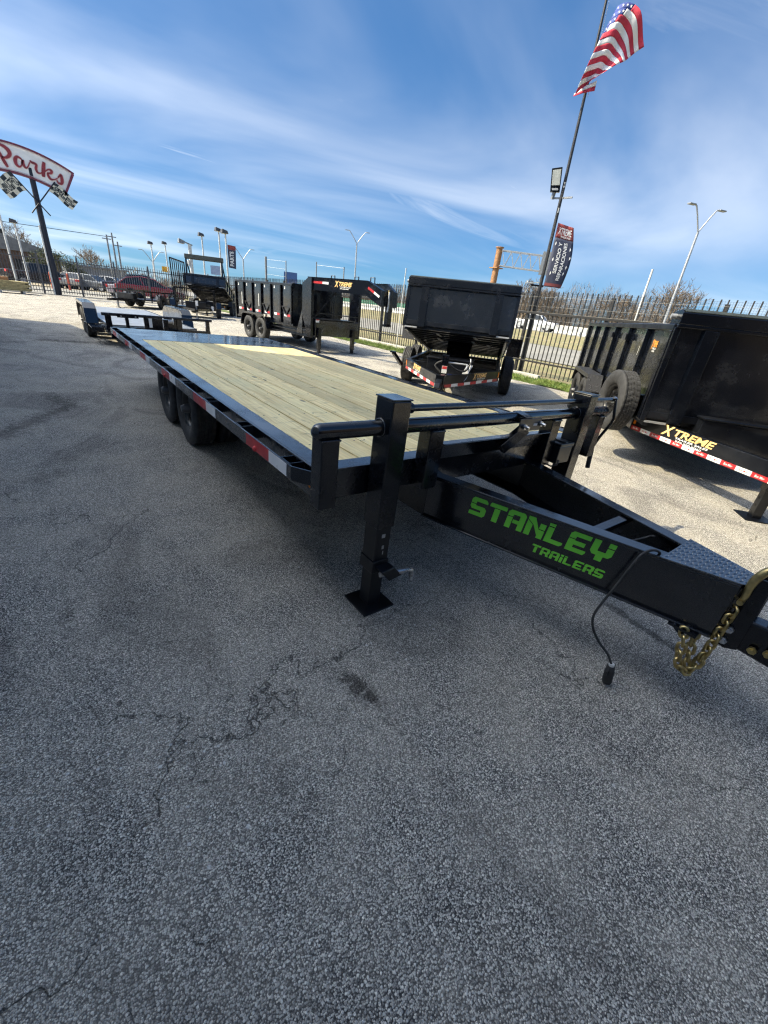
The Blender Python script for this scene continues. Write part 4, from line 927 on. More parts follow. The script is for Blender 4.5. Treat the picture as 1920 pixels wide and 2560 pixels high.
b = MB(); b.box((-.78, -.06, .70), (-.34, -.045, .775)); b.build('winch_plate', BLK, tt)
b = MB(); b.cyl((.20, -.02, .68), (.40, -.02, .68), .05, 12); b.cyl((.18, -.02, .68), (.20, -.02, .68), .075, 14); b.cyl((.40, -.02, .68), (.42, -.02, .68), .075, 14); b.build('winch', GALV, tt)
for s in (-1, 1):
    b = MB(); b.bar((s*.6, .05, .42), (s*.06, -1.5, .42), .08, .14); b.build('tongue_rail', BLK, tt)
b = MB(); b.box((-.06, -1.75, .38), (.06, -1.45, .50)); b.box((-.05, -1.3, .0), (.05, -1.2, .8)); b.build('tongue_jack', BLK, tt)

# ------------------------------------------------------------------ utility trailer by the back fence
def util(name, label, loc, az, L, W, gate, wheels, railz=.95, spokes=True):
    t = thing(name, label, 'trailer', (loc[0], loc[1], 0), -R(az), 'trailers by the back fence')
    h = W/2
    b = MB(); b.box((-h, 0, .44), (h, L, .50)); b.build('deck', BLKM, t)
    for s in (-1, 1):
        b = MB(); b.box((s*h, 0, railz-.03), (s*(h-.05), L, railz+.03)); b.build('top_rail', BLK, t)
        for k in range(6):
            y = .04+k*(L-.1)/5; b = MB(); b.box((s*h, y, .5), (s*(h-.05), y+.05, railz-.03)); b.build('rail_post', BLK, t)
        f0, f1 = wheels[0]-.48, wheels[-1]+.48; b = MB(); prof = [(f0, .5), (f0+.12, .80), (f1-.12, .80), (f1, .5)]; x0, x1 = s*(h+.02), s*(h+.27)
        for i in range(3):
            (ya, za), (yb, zb) = prof[i], prof[i+1]
            b.hexa([(x0, ya, za), (x1, ya, za), (x1, yb, zb), (x0, yb, zb), (x0, ya, za+.014), (x1, ya, za+.014), (x1, yb, zb+.014), (x0, yb, zb+.014)])
        b.build('fender', BLKG, t)
        for y in wheels: wheel(t, (s*(h+.14), y, .384), s, False)
        b = MB(); b.bar((s*h*.8, .05, .42), (s*.05, -1.35, .42), .07, .12); b.build('tongue_rail', BLK, t)
    b = MB(); b.box((-h, -.02, railz-.03), (h, .03, railz+.03)); b.box((-h, -.02, .38), (h, .03, .50)); b.build('front_rail', BLK, t)
    b = MB(); b.box((-.05, -1.75, .36), (.05, -1.3, .46)); b.build('coupler', BLK, t); b = MB(); b.box((-.035, -1.05, .03), (.035, -.98, .75)); b.box((-.09, -1.10, .0), (.09, -.93, .03)); b.build('tongue_jack', GREY, t)
    b = MB(); b.box((-.5, -.35, .48), (.5, -.03, .78)); b.build('tool_box', BLKM, t, .01)
    if gate:
        g = MB(); g.box((-h, L+.01, .48), (-h+.05, L+.06, gate)); g.box((h-.05, L+.01, .48), (h, L+.06, gate)); g.box((-h+.05, L+.01, gate-.05), (h-.05, L+.06, gate)); g.box((-h+.05, L+.01, .48), (h-.05, L+.06, .53)); g = g.build('ramp_gate', BLK, t)
        for k in range(13):
            b = MB(); x = -h+.05+(k+1)*(W-.1)/14; b.box((x-.015, L+.02, .53), (x+.015, L+.05, gate-.05)); b.build('gate_bar', BLK, g)
    return t
util('utility_trailer', 'black utility trailer with open rails in front of the red hatchback', (2.14, 28.95), 45, 3.3, 1.9, 0, (1.42, 2.34), .92)
u2 = util('utility_trailer', 'black utility trailer with tall upright ramp gate left of the gooseneck', (4.62, 24.3), 15, 1.6, 2.0, 0, (.5, 1.2), 1.38)
gp = lambda a, z: (-1.05+.62*a, .25+1.1*a, z)     # the gate stands folded open at the left corner
g = MB()
for a in (0, 1): g.bar(gp(a, .80), gp(a, 2.72-.10*a), .06, .06)
g.bar(gp(0, 2.70), gp(1, 2.60), .06, .06); g.bar(gp(0, .84), gp(1, .84), .06, .06); g = g.build('ramp_gate', BLK, u2)
for k in range(6):
    b = MB(); a = (k+1)/7; b.bar(gp(a, .87), gp(a, 2.67-.10*a), .045, .045); b.build('gate_bar', BLK, g)
b = MB(); b.box((-.02, -1.12, .62), (.10, -1.10, .86)); b.build('paper_tag', PAPER, u2); b = MB(); b.box((.75, -.03, .40), (.87, -.025, .62)); b.build('paper_tag', PAPER, u2)
# tipped bed with open tarp frame behind it
dt, dbed, dL = dump_trailer('dump_trailer', 'far dump trailer with raised open-topped frame left of the gooseneck', (6.0, 27.0), 26, .42, 12, 4.2, -.4, (1.5, 2.4), ribs=5, tapen=6, tarph=.12, jack_y=-.5, apex=-.75, hw=1.12)
for s in (-1, 1):
    b = MB(); b.bar((s*.98, -dL, .42), (s*.98, -dL, 1.30), .08, .10); b.bar((s*.98, -dL+.02, 1.25), (s*.98, -dL+1.3, .45), .06, .06); b.build('tarp_post', BLK, dbed)
b = MB(); b.box((-1.05, -dL-.08, 1.30), (1.05, -dL+.12, 1.52)); b.build('tarp_bar', TARP, dbed, .01)
# ================================================================== CARS
GLASS = plain('dark_car_glass', (.015, .02, .025), .06, var=.1)
CHROME = plain('chrome_trim', (.6, .6, .6), .2, 1.)
LAMP = plain('clear_headlamp', (.7, .72, .74), .15)
def car(name, label, loc, rz, col, kind='sedan', group='cars parked beyond the back fence'):
    t = thing(name, label, 'car' if kind in ('sedan', 'hatch') else 'pickup', loc, rz, group)
    pt = plain('paint_%03d_%03d_%03d' % tuple(int(c*255) for c in col), col, .25, var=.05, coat=.6)
    if kind == 'hatch':
        L, Wd = 4.5, 1.75
        low = [(-2.2, .30), (2.15, .28), (2.25, .55), (2.1, .72), (1.1, .92), (-1.9, .98), (-2.2, .95), (-2.25, .6)]
        top = [(1.25, .90), (.25, 1.42), (-.55, 1.50), (-1.55, 1.36), (-2.1, .97)]
    elif kind == 'truck':
        L, Wd = 5.8, 2.0
        low = [(-2.9, .55), (2.85, .50), (2.9, .80), (2.8, 1.10), (1.35, 1.22), (-2.85, 1.18), (-2.9, .9)]
        top = [(1.45, 1.20), (.75, 1.82), (-.2, 1.88), (-.95, 1.84), (-1.05, 1.18)]
    else:
        L, Wd = 4.6, 1.8
        low = [(-2.25, .32), (2.2, .30), (2.28, .60), (2.05, .82), (1.0, .92), (-1.5, .95), (-2.2, .92), (-2.28, .6)]
        top = [(1.15, .90), (.35, 1.40), (-.5, 1.45), (-1.1, 1.38), (-1.75, .94)]
    h = Wd/2
    b = MB(); n = len(low)
    A = [(x, -h*(.94 if z < .45 else 1), z) for x, z in low]; B = [(x, h*(.94 if z < .45 else 1), z) for x, z in low]
    b.add(A+B, [tuple(range(n)), tuple(reversed(range(n, 2*n)))]+[((i+1) % n, i, n+i, n+(i+1) % n) for i in range(n)]); body = b.build('body', pt, t, .07)
    zr = max(z for _, z in top); b = MB(); n = len(top); ins = lambda z: h*.93-(z-.9)*.36 if kind != 'truck' else h*.95-(z-1.2)*.28
    A = [(x, -ins(z), z) for x, z in top]; B = [(x, ins(z), z) for x, z in top]
    b.add(A+B, [tuple(range(n)), tuple(reversed(range(n, 2*n)))]+[((i+1) % n, i, n+i, n+(i+1) % n) for i in range(n)]); cab = b.build('glass_house', GLASS, t, .03)
    b = MB(); rt = [(x, z) for x, z in top if z > zr-.16]
    for (xa, za), (xb, zb) in zip(rt, rt[1:]):
        b.hexa([(xa, -ins(za)-.01, za-.01), (xa, ins(za)+.01, za-.01), (xb, ins(zb)+.01, zb-.01), (xb, -ins(zb)-.01, zb-.01), (xa, -ins(za)+.02, za+.03), (xa, ins(za)-.02, za+.03), (xb, ins(zb)-.02, zb+.03), (xb, -ins(zb)+.02, zb+.03)])
    b.build('roof', pt, t, .02)
    for s in (-1, 1):
        for k, f in enumerate((.0, .5, 1.0)):
            b = MB(); xm = top[0][0]*(1-f)+top[-1][0]*f; xt = rt[0][0]*(1-f)+rt[-1][0]*f; zt = rt[0][1]*(1-f)+rt[-1][1]*f; zb0 = top[0][1]*(1-f)+top[-1][1]*f
            b.bar((xm*(.97), s*(ins(zb0)+.008), zb0), (xt, s*(ins(zt)+.008), zt), .07, .03, up=(0, s, 0)); b.build('pillar', pt, t)
    fx, rx = (1.95, -1.75) if kind == 'truck' else (1.42, -1.35); wr = .40 if kind == 'truck' else .33
    for x in (fx, rx):
        for s in (-1, 1):
            b = MB(); b.lathe((x, s*(h-.10), wr), (0, s, 0), [(-.1, wr*.6), (-.10, wr), (.07, wr), (.105, wr*.9), (.105, wr*.62)], 20); wq = b.build('tyre', RUB, t)
            b = MB(); b.lathe((x, s*(h-.10), wr), (0, s, 0), [(.10, wr*.63), (.085, wr*.5), (.10, wr*.15), (.10, .001)], 12); b.build('rim', GALV, wq)
            b = MB(); b.lathe((x, s*(h-.015), wr+.02), (0, s, 0), [(.0, wr+.07), (.022, wr+.06), (.022, wr-.02)], 20); b.build('wheel_arch', DARK, t)
    xf = max(x for x, _ in low); xr = min(x for x, _ in low); zl = .68 if kind != 'truck' else .95
    for s in (-1, 1):
        b = MB(); b.box((xf-.12, s*(h-.45), zl-.08), (xf-.0, s*(h-.06), zl+.06)); b.build('headlight', LAMP, t, .02)
        b = MB(); b.box((xr-.01, s*(h-.32), zl+.02), (xr+.14, s*(h-.0), zl+.22)); b.build('tail_light', REDP, t, .02)
    b = MB(); b.box((xf-.06, -h*.45, zl-.16), (xf+.012, h*.45, zl+.06)); b.build('grille', DARK if kind != 'truck' else CHROME, t, .01)
    if kind == 'truck':
        b = MB(); b.box((-2.75, -h+.1, 1.0), (-1.12, h-.1, 1.19)); b.build('load_bed', DARK, t)
    return t
car('hatchback_car', 'red hatchback car behind the utility trailer', (5.6, 41.6, 0), R(-9), (.24, .015, .03), 'hatch').scale = (1.13, 1.13, 1.15)
car('pickup_truck', 'dark blue pickup parked left of the red hatchback', (5.4, 46.2, 0), R(176), (.012, .018, .04), 'truck')
car('sedan_car', 'small white sedan half hidden behind the red hatchback', (4.9, 43.9, 0), R(-6), (.62, .63, .65))
car('pickup_truck', 'white pickup driving on the highway beyond the side fence', (50.4, 34.3, .81), R(-72), (.75, .76, .77), 'truck', None)
for i, (x, y, rz, col, lb, kd) in enumerate([
    (-1.6, 55, 20, (.02, .02, .022), 'black pickup parked in the far lot behind the script sign pole', 'truck'),
    (1.1, 56, 75, (.55, .50, .42), 'beige car in the far lot right of the script sign pole', 'sedan'),
    (2.6, 55, -40, (.20, .21, .22), 'grey sedan in the far lot near the fence post', 'sedan'),
    (4.6, 57, -30, (.70, .70, .70), 'white sedan in the far lot beside the grey one', 'sedan')]):
    car('pickup_truck' if kd == 'truck' else 'parked_car', lb, (x, y, 0), R(rz), col, kd)

# ================================================================== FLAG POLE, BANNER, FLOOD LIGHT
fp = thing('flag_pole', 'tall dark flag pole beside the side fence', 'flag pole', (10.22, 6.98, 0))
b = MB(); b.tube([(0, 0, 0), (0, 0, 2.6), (-.01, .01, 5.2), (-.03, .03, 7.5), (-.06, .06, 9.6)], [.058, .052, .044, .036, .028], 12); b.build('pole', plain('dark_bronze_pole', (.035, .035, .037), .4, .3), fp)
b = MB(); b.tube(smooth_path([(-.06, -.06, 4.1), (-.09, -.02, 4.5), (-.05, -.05, 4.9), (-.11, -.04, 5.1)]), .008, 5); b.tube([(-.055, -.05, 2.9), (-.06, -.05, 4.3)], .01, 5); b.build('cable', RUB, fp)
for z in (4.42, 5.0):
    b = MB(); b.box((-.085, -.06, z), (-.045, -.03, z+.12)); b.build('junction_box', GREY, fp)
b = MB(); b.bar((-.02, .06, 4.78), (.06, -.30, 4.78), .04, .04); b.bar((-.02, .06, 4.78), (-.11, .25, 4.78), .04, .04); b.build('cross_arm', GREY, fp)
b = MB(); b.tube([(.035, -.03, 6.9), (.01, .0, 8.4), (-.02, .0, 9.4)], .006, 5); b.build('halyard', WHITE, fp)
b = MB(); b.bar((-.25, .18, 2.60), (.06, -.06, 2.60), .04, .05); b.build('pole_bracket', BLK, fp)
fl = thing('flood_light', 'square led flood light on the flag pole above the banner', 'flood light', (10.10, 7.20, 4.78))
RX = Vector((.60, -.80, 0)).normalized(); FW = Vector((-.80, -.60, 0))    # right and towards the camera
def fpt(a, z, d=0): return RX*a+Vector((0, 0, z))+FW*d
b = MB(); b.hexa([fpt(-.10, .12, .00), fpt(.16, .12, .00), fpt(.16, .12, .09), fpt(-.10, .12, .09), fpt(-.19, .62, .10), fpt(.08, .66, .10), fpt(.08, .66, .17), fpt(-.19, .62, .17)]); hd = b.build('housing', BLK, fl, .01)
b = MB(); b.hexa([fpt(-.10, .26, .112), fpt(.11, .27, .112), fpt(.11, .27, .125), fpt(-.10, .26, .125), fpt(-.155, .58, .165), fpt(.055, .61, .165), fpt(.055, .61, .178), fpt(-.155, .58, .178)]); b.build('lens', LEDGEM, hd)
b = MB(); b.hexa([fpt(-.06, .155, .098), fpt(.10, .16, .098), fpt(.10, .16, .103), fpt(-.06, .155, .103), fpt(-.075, .20, .108), fpt(.09, .205, .108), fpt(.09, .205, .112), fpt(-.075, .20, .112)]); b.build('label', PALE, hd)
b = MB(); b.bar((0, 0, -.03), tuple(fpt(.02, .14, .03)), .07, .07); b.build('knuckle', GREY, fl)
# banner: cloth on the pole, bellied by the wind
bn = thing('pole_banner', 'dark blue banner with red head reading SERVICIO Y REPARACIONES on the flag pole', 'banner', (10.22, 6.98, 0))
NAVY = plain('navy_banner_cloth', (.035, .042, .075), .7, var=.15, scale=12)
RED2 = plain('red_banner_cloth', (.26, .05, .045), .7, var=.15, scale=12)
def bpt(a, z, off=0):      # a 0..1 across, z height
    t = (z-2.60)/1.60; w = .50+.12*math.sin(t*math.pi)-.04*t; d = .05*math.sin(a*3.0+t*2)+.03*math.sin(t*5)
    x0 = .09-.02*t
    return RX*(x0+a*w)+Vector((0, 0, z-.06*a*t-.02*a))+FW*(d+.03+off)
def band(z0, z1, a0, a1, nz, na, off=0.):
    b = MB(); vs = [bpt(a0+(a1-a0)*i/na, z0+(z1-z0)*j/nz, off) for j in range(nz+1) for i in range(na+1)]
    b.add(vs, [(j*(na+1)+i, j*(na+1)+i+1, (j+1)*(na+1)+i+1, (j+1)*(na+1)+i) for j in range(nz) for i in range(na)], 0, True); return b
cl_ = band(2.60, 3.85, 0, 1, 20, 8).build('cloth', NAVY, bn); m_ = cl_.modifiers.new('thick', 'SOLIDIFY'); m_.thickness = .004
hd2 = band(3.852, 4.20, 0, 1, 6, 8).build('head_band', RED2, bn); m_ = hd2.modifiers.new('thick', 'SOLIDIFY'); m_.thickness = .004
band(2.62, 2.70, .02, .98, 3, 8, .004).build('foot_band', plain('dull_red_cloth', (.20, .05, .05), .7), bn)
def banner_text(body, a_c, z_c, size_a, size_z, vertical=True, mat=WHITE, shear=0., bold=.02):
    vs, fs = text_geo(body, 1., bold, shear); xs = [v[0] for v in vs]; ys = [v[1] for v in vs]
    cx, cy = (min(xs)+max(xs))/2, (min(ys)+max(ys))/2; W_, H_ = max(xs)-min(xs), max(ys)-min(ys); b = MB()
    if vertical: P = [bpt(a_c-(y-cy)/H_*size_a, z_c+(x-cx)/W_*size_z, .007) for x, y in vs]
    else: P = [bpt(a_c+(x-cx)/W_*size_a, z_c+(y-cy)/H_*size_z, .009) for x, y in vs]
    b.add(P, fs); b.build('lettering', mat, bn, fix=False)
banner_text('SERVICIO Y', .36, 3.36, .17, .80); banner_text('REPARACIONES', .62, 3.28, .17, .98)
banner_text('XTREME', .5, 4.03, .80, .17, False, WHITE, .3, .01); banner_text('TRAILER SALES', .55, 3.90, .55, .05, False)
for a, z in ((.10, 3.70), (.86, 3.62), (.12, 3.30), (.84, 3.15), (.16, 2.95), (.80, 2.98), (.90, 3.40)):
    b = MB(); b.add([bpt(a+du, z+dz, .007) for du, dz in ((0, -.05), (.05, 0), (.03, .06), (-.01, .02))], [(0, 1, 2, 3)]); b.build('fleck', WHITE, bn, fix=False)
# flag
fg = thing('flag', 'red and white striped flag with blue starred corner flying half furled on the pole', 'flag', (10.26, 6.90, 6.8))
FRED = plain('flag_red_cloth', (.50, .03, .06), .75, var=.12, scale=5); FWHT = plain('flag_white_cloth', (.80, .79, .76), .75, var=.05, scale=5); FBLU = plain('flag_blue_cloth', (.035, .06, .24), .75, var=.1)
for mm in (FRED, FWHT, FBLU): mm.node_tree.nodes['Principled BSDF'].inputs['Subsurface Weight'].default_value = 0
# traced in metres in the flag's own plane: left fold and fly edge, stripe by stripe
def flag_pt(s, t):
    # t: 0 top .. 1 bottom along the stripes, s: 0 left .. 1 fly
    lx = .12-.50*t-.08*math.sin(t*math.pi)*.4; lz = 1.60-1.56*t
    rx = .95-.88*t-.03*math.sin(t*9); rz = .93-.56*t+.02*math.sin(t*12)
    bow = math.sin(s*math.pi)*(.27-.17*t)
    x = lx+(rx-lx)*s; z = lz+(rz-lz)*s+bow*(1-.25*s); x += bow*.22
    d = .10*math.sin(s*4.2+t*3)+.05*math.sin(t*11+s*3)*s+.03*math.sin(s*13-t*7)
    return RX*x+Vector((0, 0, z))+FW*(d+.24)
for k in range(13):
    b = MB(); na, nz = 18, 4; t0, t1 = k/13, (k+1)/13; s0 = max(0, .38-.10*k) if k < 4 else 0
    vs = [flag_pt(s0+(1-s0)*i/na, t0+(t1-t0)*j/nz) for j in range(nz+1) for i in range(na+1)]
    b.add(vs, [(j*(na+1)+i, j*(na+1)+i+1, (j+1)*(na+1)+i+1, (j+1)*(na+1)+i) for j in range(nz) for i in range(na)], 0, True)
    o = b.build('stripe', FRED if k % 2 == 0 else FWHT, fg); mm = o.modifiers.new('thick', 'SOLIDIFY'); mm.thickness = .004
    if s0 > 0:
        b = MB(); vs = [flag_pt(s0*i/6, t0+(t1-t0)*j/nz) for j in range(nz+1) for i in range(7)]
        b.add(vs, [(j*7+i, j*7+i+1, (j+1)*7+i+1, (j+1)*7+i) for j in range(nz) for i in range(6)], 0, True); o = b.build('canton', FBLU, fg); mm = o.modifiers.new('thick', 'SOLIDIFY'); mm.thickness = .004
        for q in range(4-k):
            sc = s0*(q+.5)/(4-k); c = flag_pt(sc, (t0+t1)/2); b = MB(); ring = []
            for i in range(10):
                r0 = .032 if i % 2 == 0 else .013; a = math.pi/2+i*math.pi/5; ring.append(c+RX*(r0*math.cos(a))+Vector((0, 0, r0*math.sin(a)))+FW*.012)
            b.add([c+FW*.012]+ring, [(0, 1+i, 1+(i+1) % 10) for i in range(10)]); b.build('star', FWHT, o, fix=False)
# the bottom corner curls behind: underside of the last white and red stripe
def tail_pt(s, t): return RX*(-.40+.48*s)+Vector((0, 0, .07+.10*s+.20*(1-t)*(.25+.75*s)))+FW*(.10+.05*math.sin(s*3))
for k in range(2):
    b = MB(); vs = [tail_pt(i/8, (k+j/3)/2) for j in range(4) for i in range(9)]; b.add(vs, [(j*9+i, j*9+i+1, (j+1)*9+i+1, (j+1)*9+i) for j in range(3) for i in range(8)], 0, True)
    o = b.build('stripe', FWHT if k == 0 else FRED, fg); mm = o.modifiers.new('thick', 'SOLIDIFY'); mm.thickness = .004

# ================================================================== POLES AND SIGNS
wp = thing('marker_pole', 'thin white pole standing on the verge in front of the side fence', 'pole', (9.5, 12.77, 0)); b = MB(); b.tube([(0, 0, 0), (.02, -.02, 1.5), (.05, -.04, 2.98)], .018, 8); b.build('pole', PALE, wp)
wp = thing('marker_pole', 'white sectioned pole just beyond the side fence above the nearest dump trailer', 'pole', (11.0, 4.22, 0)); b = MB(); b.cyl((0, 0, 0), (0, 0, 1.9), .032, 10); b.cyl((0, 0, 1.9), (0, 0, 3.15), .026, 10); b.cyl((0, 0, 2.5), (0, 0, 2.6), .032, 10); b.build('pole', PALE, wp)
for i, (x, y, h) in enumerate(((10.25, 28.2, 3.7), (10.25, 21.3, 3.35))):
    t = thing('barbed_wire_post', ('thick grey post with wire arms behind the gooseneck bed' if i == 0 else 'thin post with wire arm above the gooseneck neck'), 'post', (x, y, 0))
    b = MB(); b.cyl((0, 0, 0), (0, 0, h), .075 if i == 0 else .03, 8); b.build('post', GREY, t)
    for k in range(3 if i == 0 else 1):
        b = MB(); b.tube([(0, 0, h-.15-k*.42), (.4, -2.2, h-.25-k*.42)], .008, 4); b.build('wire_arm', GALV, t)
    b = MB(); b.tube([(.4, -2.2, h-1.6), (.4, -2.2, h-.2)], .03, 6); b.build('side_post', GREY, t)
# script sign
ps = thing('roadside_sign', 'arched white roadside sign with red script lettering on a dark pole', 'sign', (-.95, 37.75, 0))
DPOLE = plain('dark_blue_pole', (.012, .015, .028), .45, .2)
b = MB(); b.tube([(0, 0, 0), (0, 0, 7.0)], [.19, .15], 12); b.build('pole', DPOLE, ps)
b = MB(); b.cyl((-.20, -.12, 0), (-.20, -.12, 4.0), .05, 8); b.build('conduit', PALE, ps)
RC = 7.0; CX, CZ = -1.15, 7.74-RC     # arch centre (sign frame)
def arc(a, r): return (CX+r*math.sin(a), CZ+r*math.cos(a))
A0, A1, RI, RO = -.52, .48, RC-1.16, RC+.30
def arc_band(r0, r1, a0, a1, y0, y1, n=30):
    b = MB(); pts = []
    for r, y in ((r0, y0), (r1, y0), (r1, y1), (r0, y1)): pts.append([(arc(a0+(a1-a0)*i/n, r)[0], y, arc(a0+(a1-a0)*i/n, r)[1]) for i in range(n+1)])
    vs = [p for row in pts for p in row]; m = n+1
    fs = [(q*m+i, q*m+i+1, ((q+1) % 4)*m+i+1, ((q+1) % 4)*m+i) for q in range(4) for i in range(n)]+[(0, m, 2*m, 3*m), (n, m+n, 2*m+n, 3*m+n)]
    b.add(vs, fs); return b
SIGNW = plain('aged_white_sign_face', (.78, .79, .80), .5, var=.08, scale=2); MAROON = plain('maroon_sign_trim', (.16, .03, .06), .5, var=.2); SCRIPT = plain('shaded_red_enamel', (.25, .025, .038), .5, var=.25, scale=4); NEON = plain('neon_tube_glass', (.62, .45, .45), .3)  # script red and trim colours darkened to their shaded look
arc_band(RI+.06, RO-.06, A0, A1, -.12, .18).build('sign_face', SIGNW, ps)
arc_band(RO-.06, RO+.03, A0-.006, A1+.006, -.20, .20).build('top_trim', MAROON, ps); arc_band(RI-.03, RI+.06, A0-.006, A1+.006, -.20, .20).build('bottom_trim', MAROON, ps)
for a in (A0, A1): arc_band(RI+.06, RO-.06, a-.010, a+.010, -.20, .20, 2).build('end_trim', MAROON, ps)
arc_band(RO-.115, RO-.09, A0+.02, A1-.02, -.16, -.13).build('neon_tube', NEON, ps); arc_band(RI+.09, RI+.115, A0+.02, A1-.02, -.16, -.13).build('neon_tube', NEON, ps)
# script strokes in sign units: u along the arc (m), v up (m) from the inner edge; w = half width
def stroke(pts, name='script_letter'):
    P = []; n = 6; pts = [(.56+(u-.06)*1.10, v, w_*1.1) for u, v, w_ in pts]
    for i in range(len(pts)-1):
        p0, p1, p2, p3 = (Vector(pts[max(i-1, 0)]), Vector(pts[i]), Vector(pts[i+1]), Vector(pts[min(i+2, len(pts)-1)]))
        for k in range(n):
            t = k/n; P.append(.5*((2*p1)+(p2-p0)*t+(2*p0-5*p1+4*p2-p3)*t*t+(3*p1-p0-3*p2+p3)*t**3))
    P.append(Vector(pts[-1]))
    for grow, y0, mat, nm in ((.028, -.135, NEON, 'neon_outline'), (0, -.15, SCRIPT, name)):
        b = MB(); L_ = []; R_ = []
        for i, p in enumerate(P):
            d = (P[min(i+1, len(P)-1)]-P[max(i-1, 0)]); d2 = Vector((d.x, d.y)); d2 = d2.normalized() if d2.length > 1e-6 else Vector((1, 0)); n2 = Vector((-d2.y, d2.x)); w_ = abs(p.z)+grow
            for lst, sg in ((L_, 1), (R_, -1)):
                u = p.x+n2.x*w_*sg; v = p.y+n2.y*w_*sg; r = RI+v; a = u/RC
                x, z = arc(a, r); lst.append((x, y0, z))
        m = len(P); b.add(L_+R_, [(i, i+1, m+i+1, m+i) for i in range(m-1)]); o = b.build(nm, mat, ps, fix=False)
        s_ = o.modifiers.new('thick', 'SOLIDIFY'); s_.thickness = .02
SGN = [
 [(-.66, 1.06, .04), (-.55, .66, .07), (-.44, .36, .08), (-.36, .20, .05)],                                         # P stem
 [(-.95, .92, .02), (-.72, 1.16, .04), (-.42, 1.22, .06), (-.18, 1.05, .09), (-.16, .84, .08), (-.34, .66, .05), (-.55, .64, .03)],   # P bowl
 [(.36, .80, .03), (.18, .86, .05), (.06, .68, .08), (.08, .46, .07), (.22, .38, .04), (.34, .52, .025), (.40, .80, .03)],           # a
 [(.40, .80, .055), (.42, .56, .07), (.52, .44, .045), (.62, .52, .025), (.72, .80, .02)],
 [(.72, .90, .03), (.80, .84, .05), (.94, .84, .055), (1.02, .80, .05), (1.00, .60, .06), (1.08, .44, .05), (1.22, .46, .025), (1.30, .56, .02)],   # r
 [(1.34, 1.14, .06), (1.34, .80, .085), (1.36, .46, .08), (1.38, .34, .06)],                                        # k
 [(1.42, .66, .02), (1.56, .86, .03), (1.70, .88, .06), (1.70, .74, .05), (1.52, .64, .03)],
 [(1.54, .64, .04), (1.62, .50, .06), (1.74, .42, .05), (1.90, .50, .025), (2.04, .66, .02)],
 [(2.04, .70, .02), (2.12, .92, .05), (2.18, .88, .065), (2.26, .66, .08), (2.26, .50, .06), (2.12, .44, .045), (2.02, .54, .03)],   # s
]
for st in SGN: stroke(st)
# crossed chequered flags
CHB = plain('flag_black_enamel', (.012, .018, .022), .4); CHW = plain('flag_cream_enamel', (.62, .60, .50), .4)
def cheq(body, base, tip, side, fx0, dirv, wl, hl):
    base, tip = Vector(base), Vector(tip); rod = MB(); rod.cyl(base, tip, .035, 8); ro = rod.build('flag_rod', DPOLE, ps)
    u = Vector(dirv).normalized(); rd_ = (tip-base).normalized(); o = tip-rd_*.05
    def P(a, bb, off=0): 
        wv = .07*math.sin(a*6.0); p = o+u*(a*wl)-rd_*(bb*hl)+Vector((0, 0, wv)); return p+Vector((0, -.02-off, 0))
    cols, rows = 5, 4
    for i in range(cols):
        for j in range(rows):
            b = MB(); vs = [P(i/cols, j/rows), P((i+.5)/cols, j/rows), P((i+1)/cols, j/rows), P((i+1)/cols, (j+1)/rows), P((i+.5)/cols, (j+1)/rows), P(i/cols, (j+1)/rows)]
            vs2 = [v+Vector((0, .025, 0)) for v in vs]; b.add(vs+vs2, [(0, 1, 4, 5), (1, 2, 3, 4), (11, 10, 7, 6), (10, 9, 8, 7), (0, 6, 7, 1), (1, 7, 8, 2), (2, 8, 9, 3), (3, 9, 10, 4), (4, 10, 11, 5), (5, 11, 6, 0)])
            b.build('chequer_panel', CHB if (i+j) % 2 == 0 else CHW, ro)
    for gr, mat, off in ((.05, CHW, .006), (.0, CHB, .012)):
        for q, ch in enumerate(body):
            vs, fs = text_geo(ch, 1., gr+.015); xs = [v[0] for v in vs]; ys = [v[1] for v in vs]; cx, cy = (min(xs)+max(xs))/2, (min(ys)+max(ys))/2; W_, H_ = max(xs)-min(xs), max(ys)-min(ys)
            n_ = len(body); aw = .80/n_; b = MB()
            k = 1 if side > 0 else -1
            P2 = []
            for x, y in vs:
                a = .10+(q+.5)*aw*1.0+(x-cx)/W_*aw*(.86+gr*2) if side > 0 else .90-(q+.5)*aw-(x-cx)/W_*aw*(.86+gr*2)
                P2.append(P(a, .5-(y-cy)/H_*(.46+gr*1.6), off))
            b.add(P2, fs); b.build('lettering', mat, ro, fix=False)
cheq('SALES', (-.42, -.18, 4.62), (1.13, -.18, 6.52), 1, 0, (1.0, 0, -.70), 1.34, .66)
cheq('AUTO', (.52, -.26, 4.62), (-1.05, -.26, 6.58), -1, 0, (-1.0, 0, -.60), 1.10, 1.0)
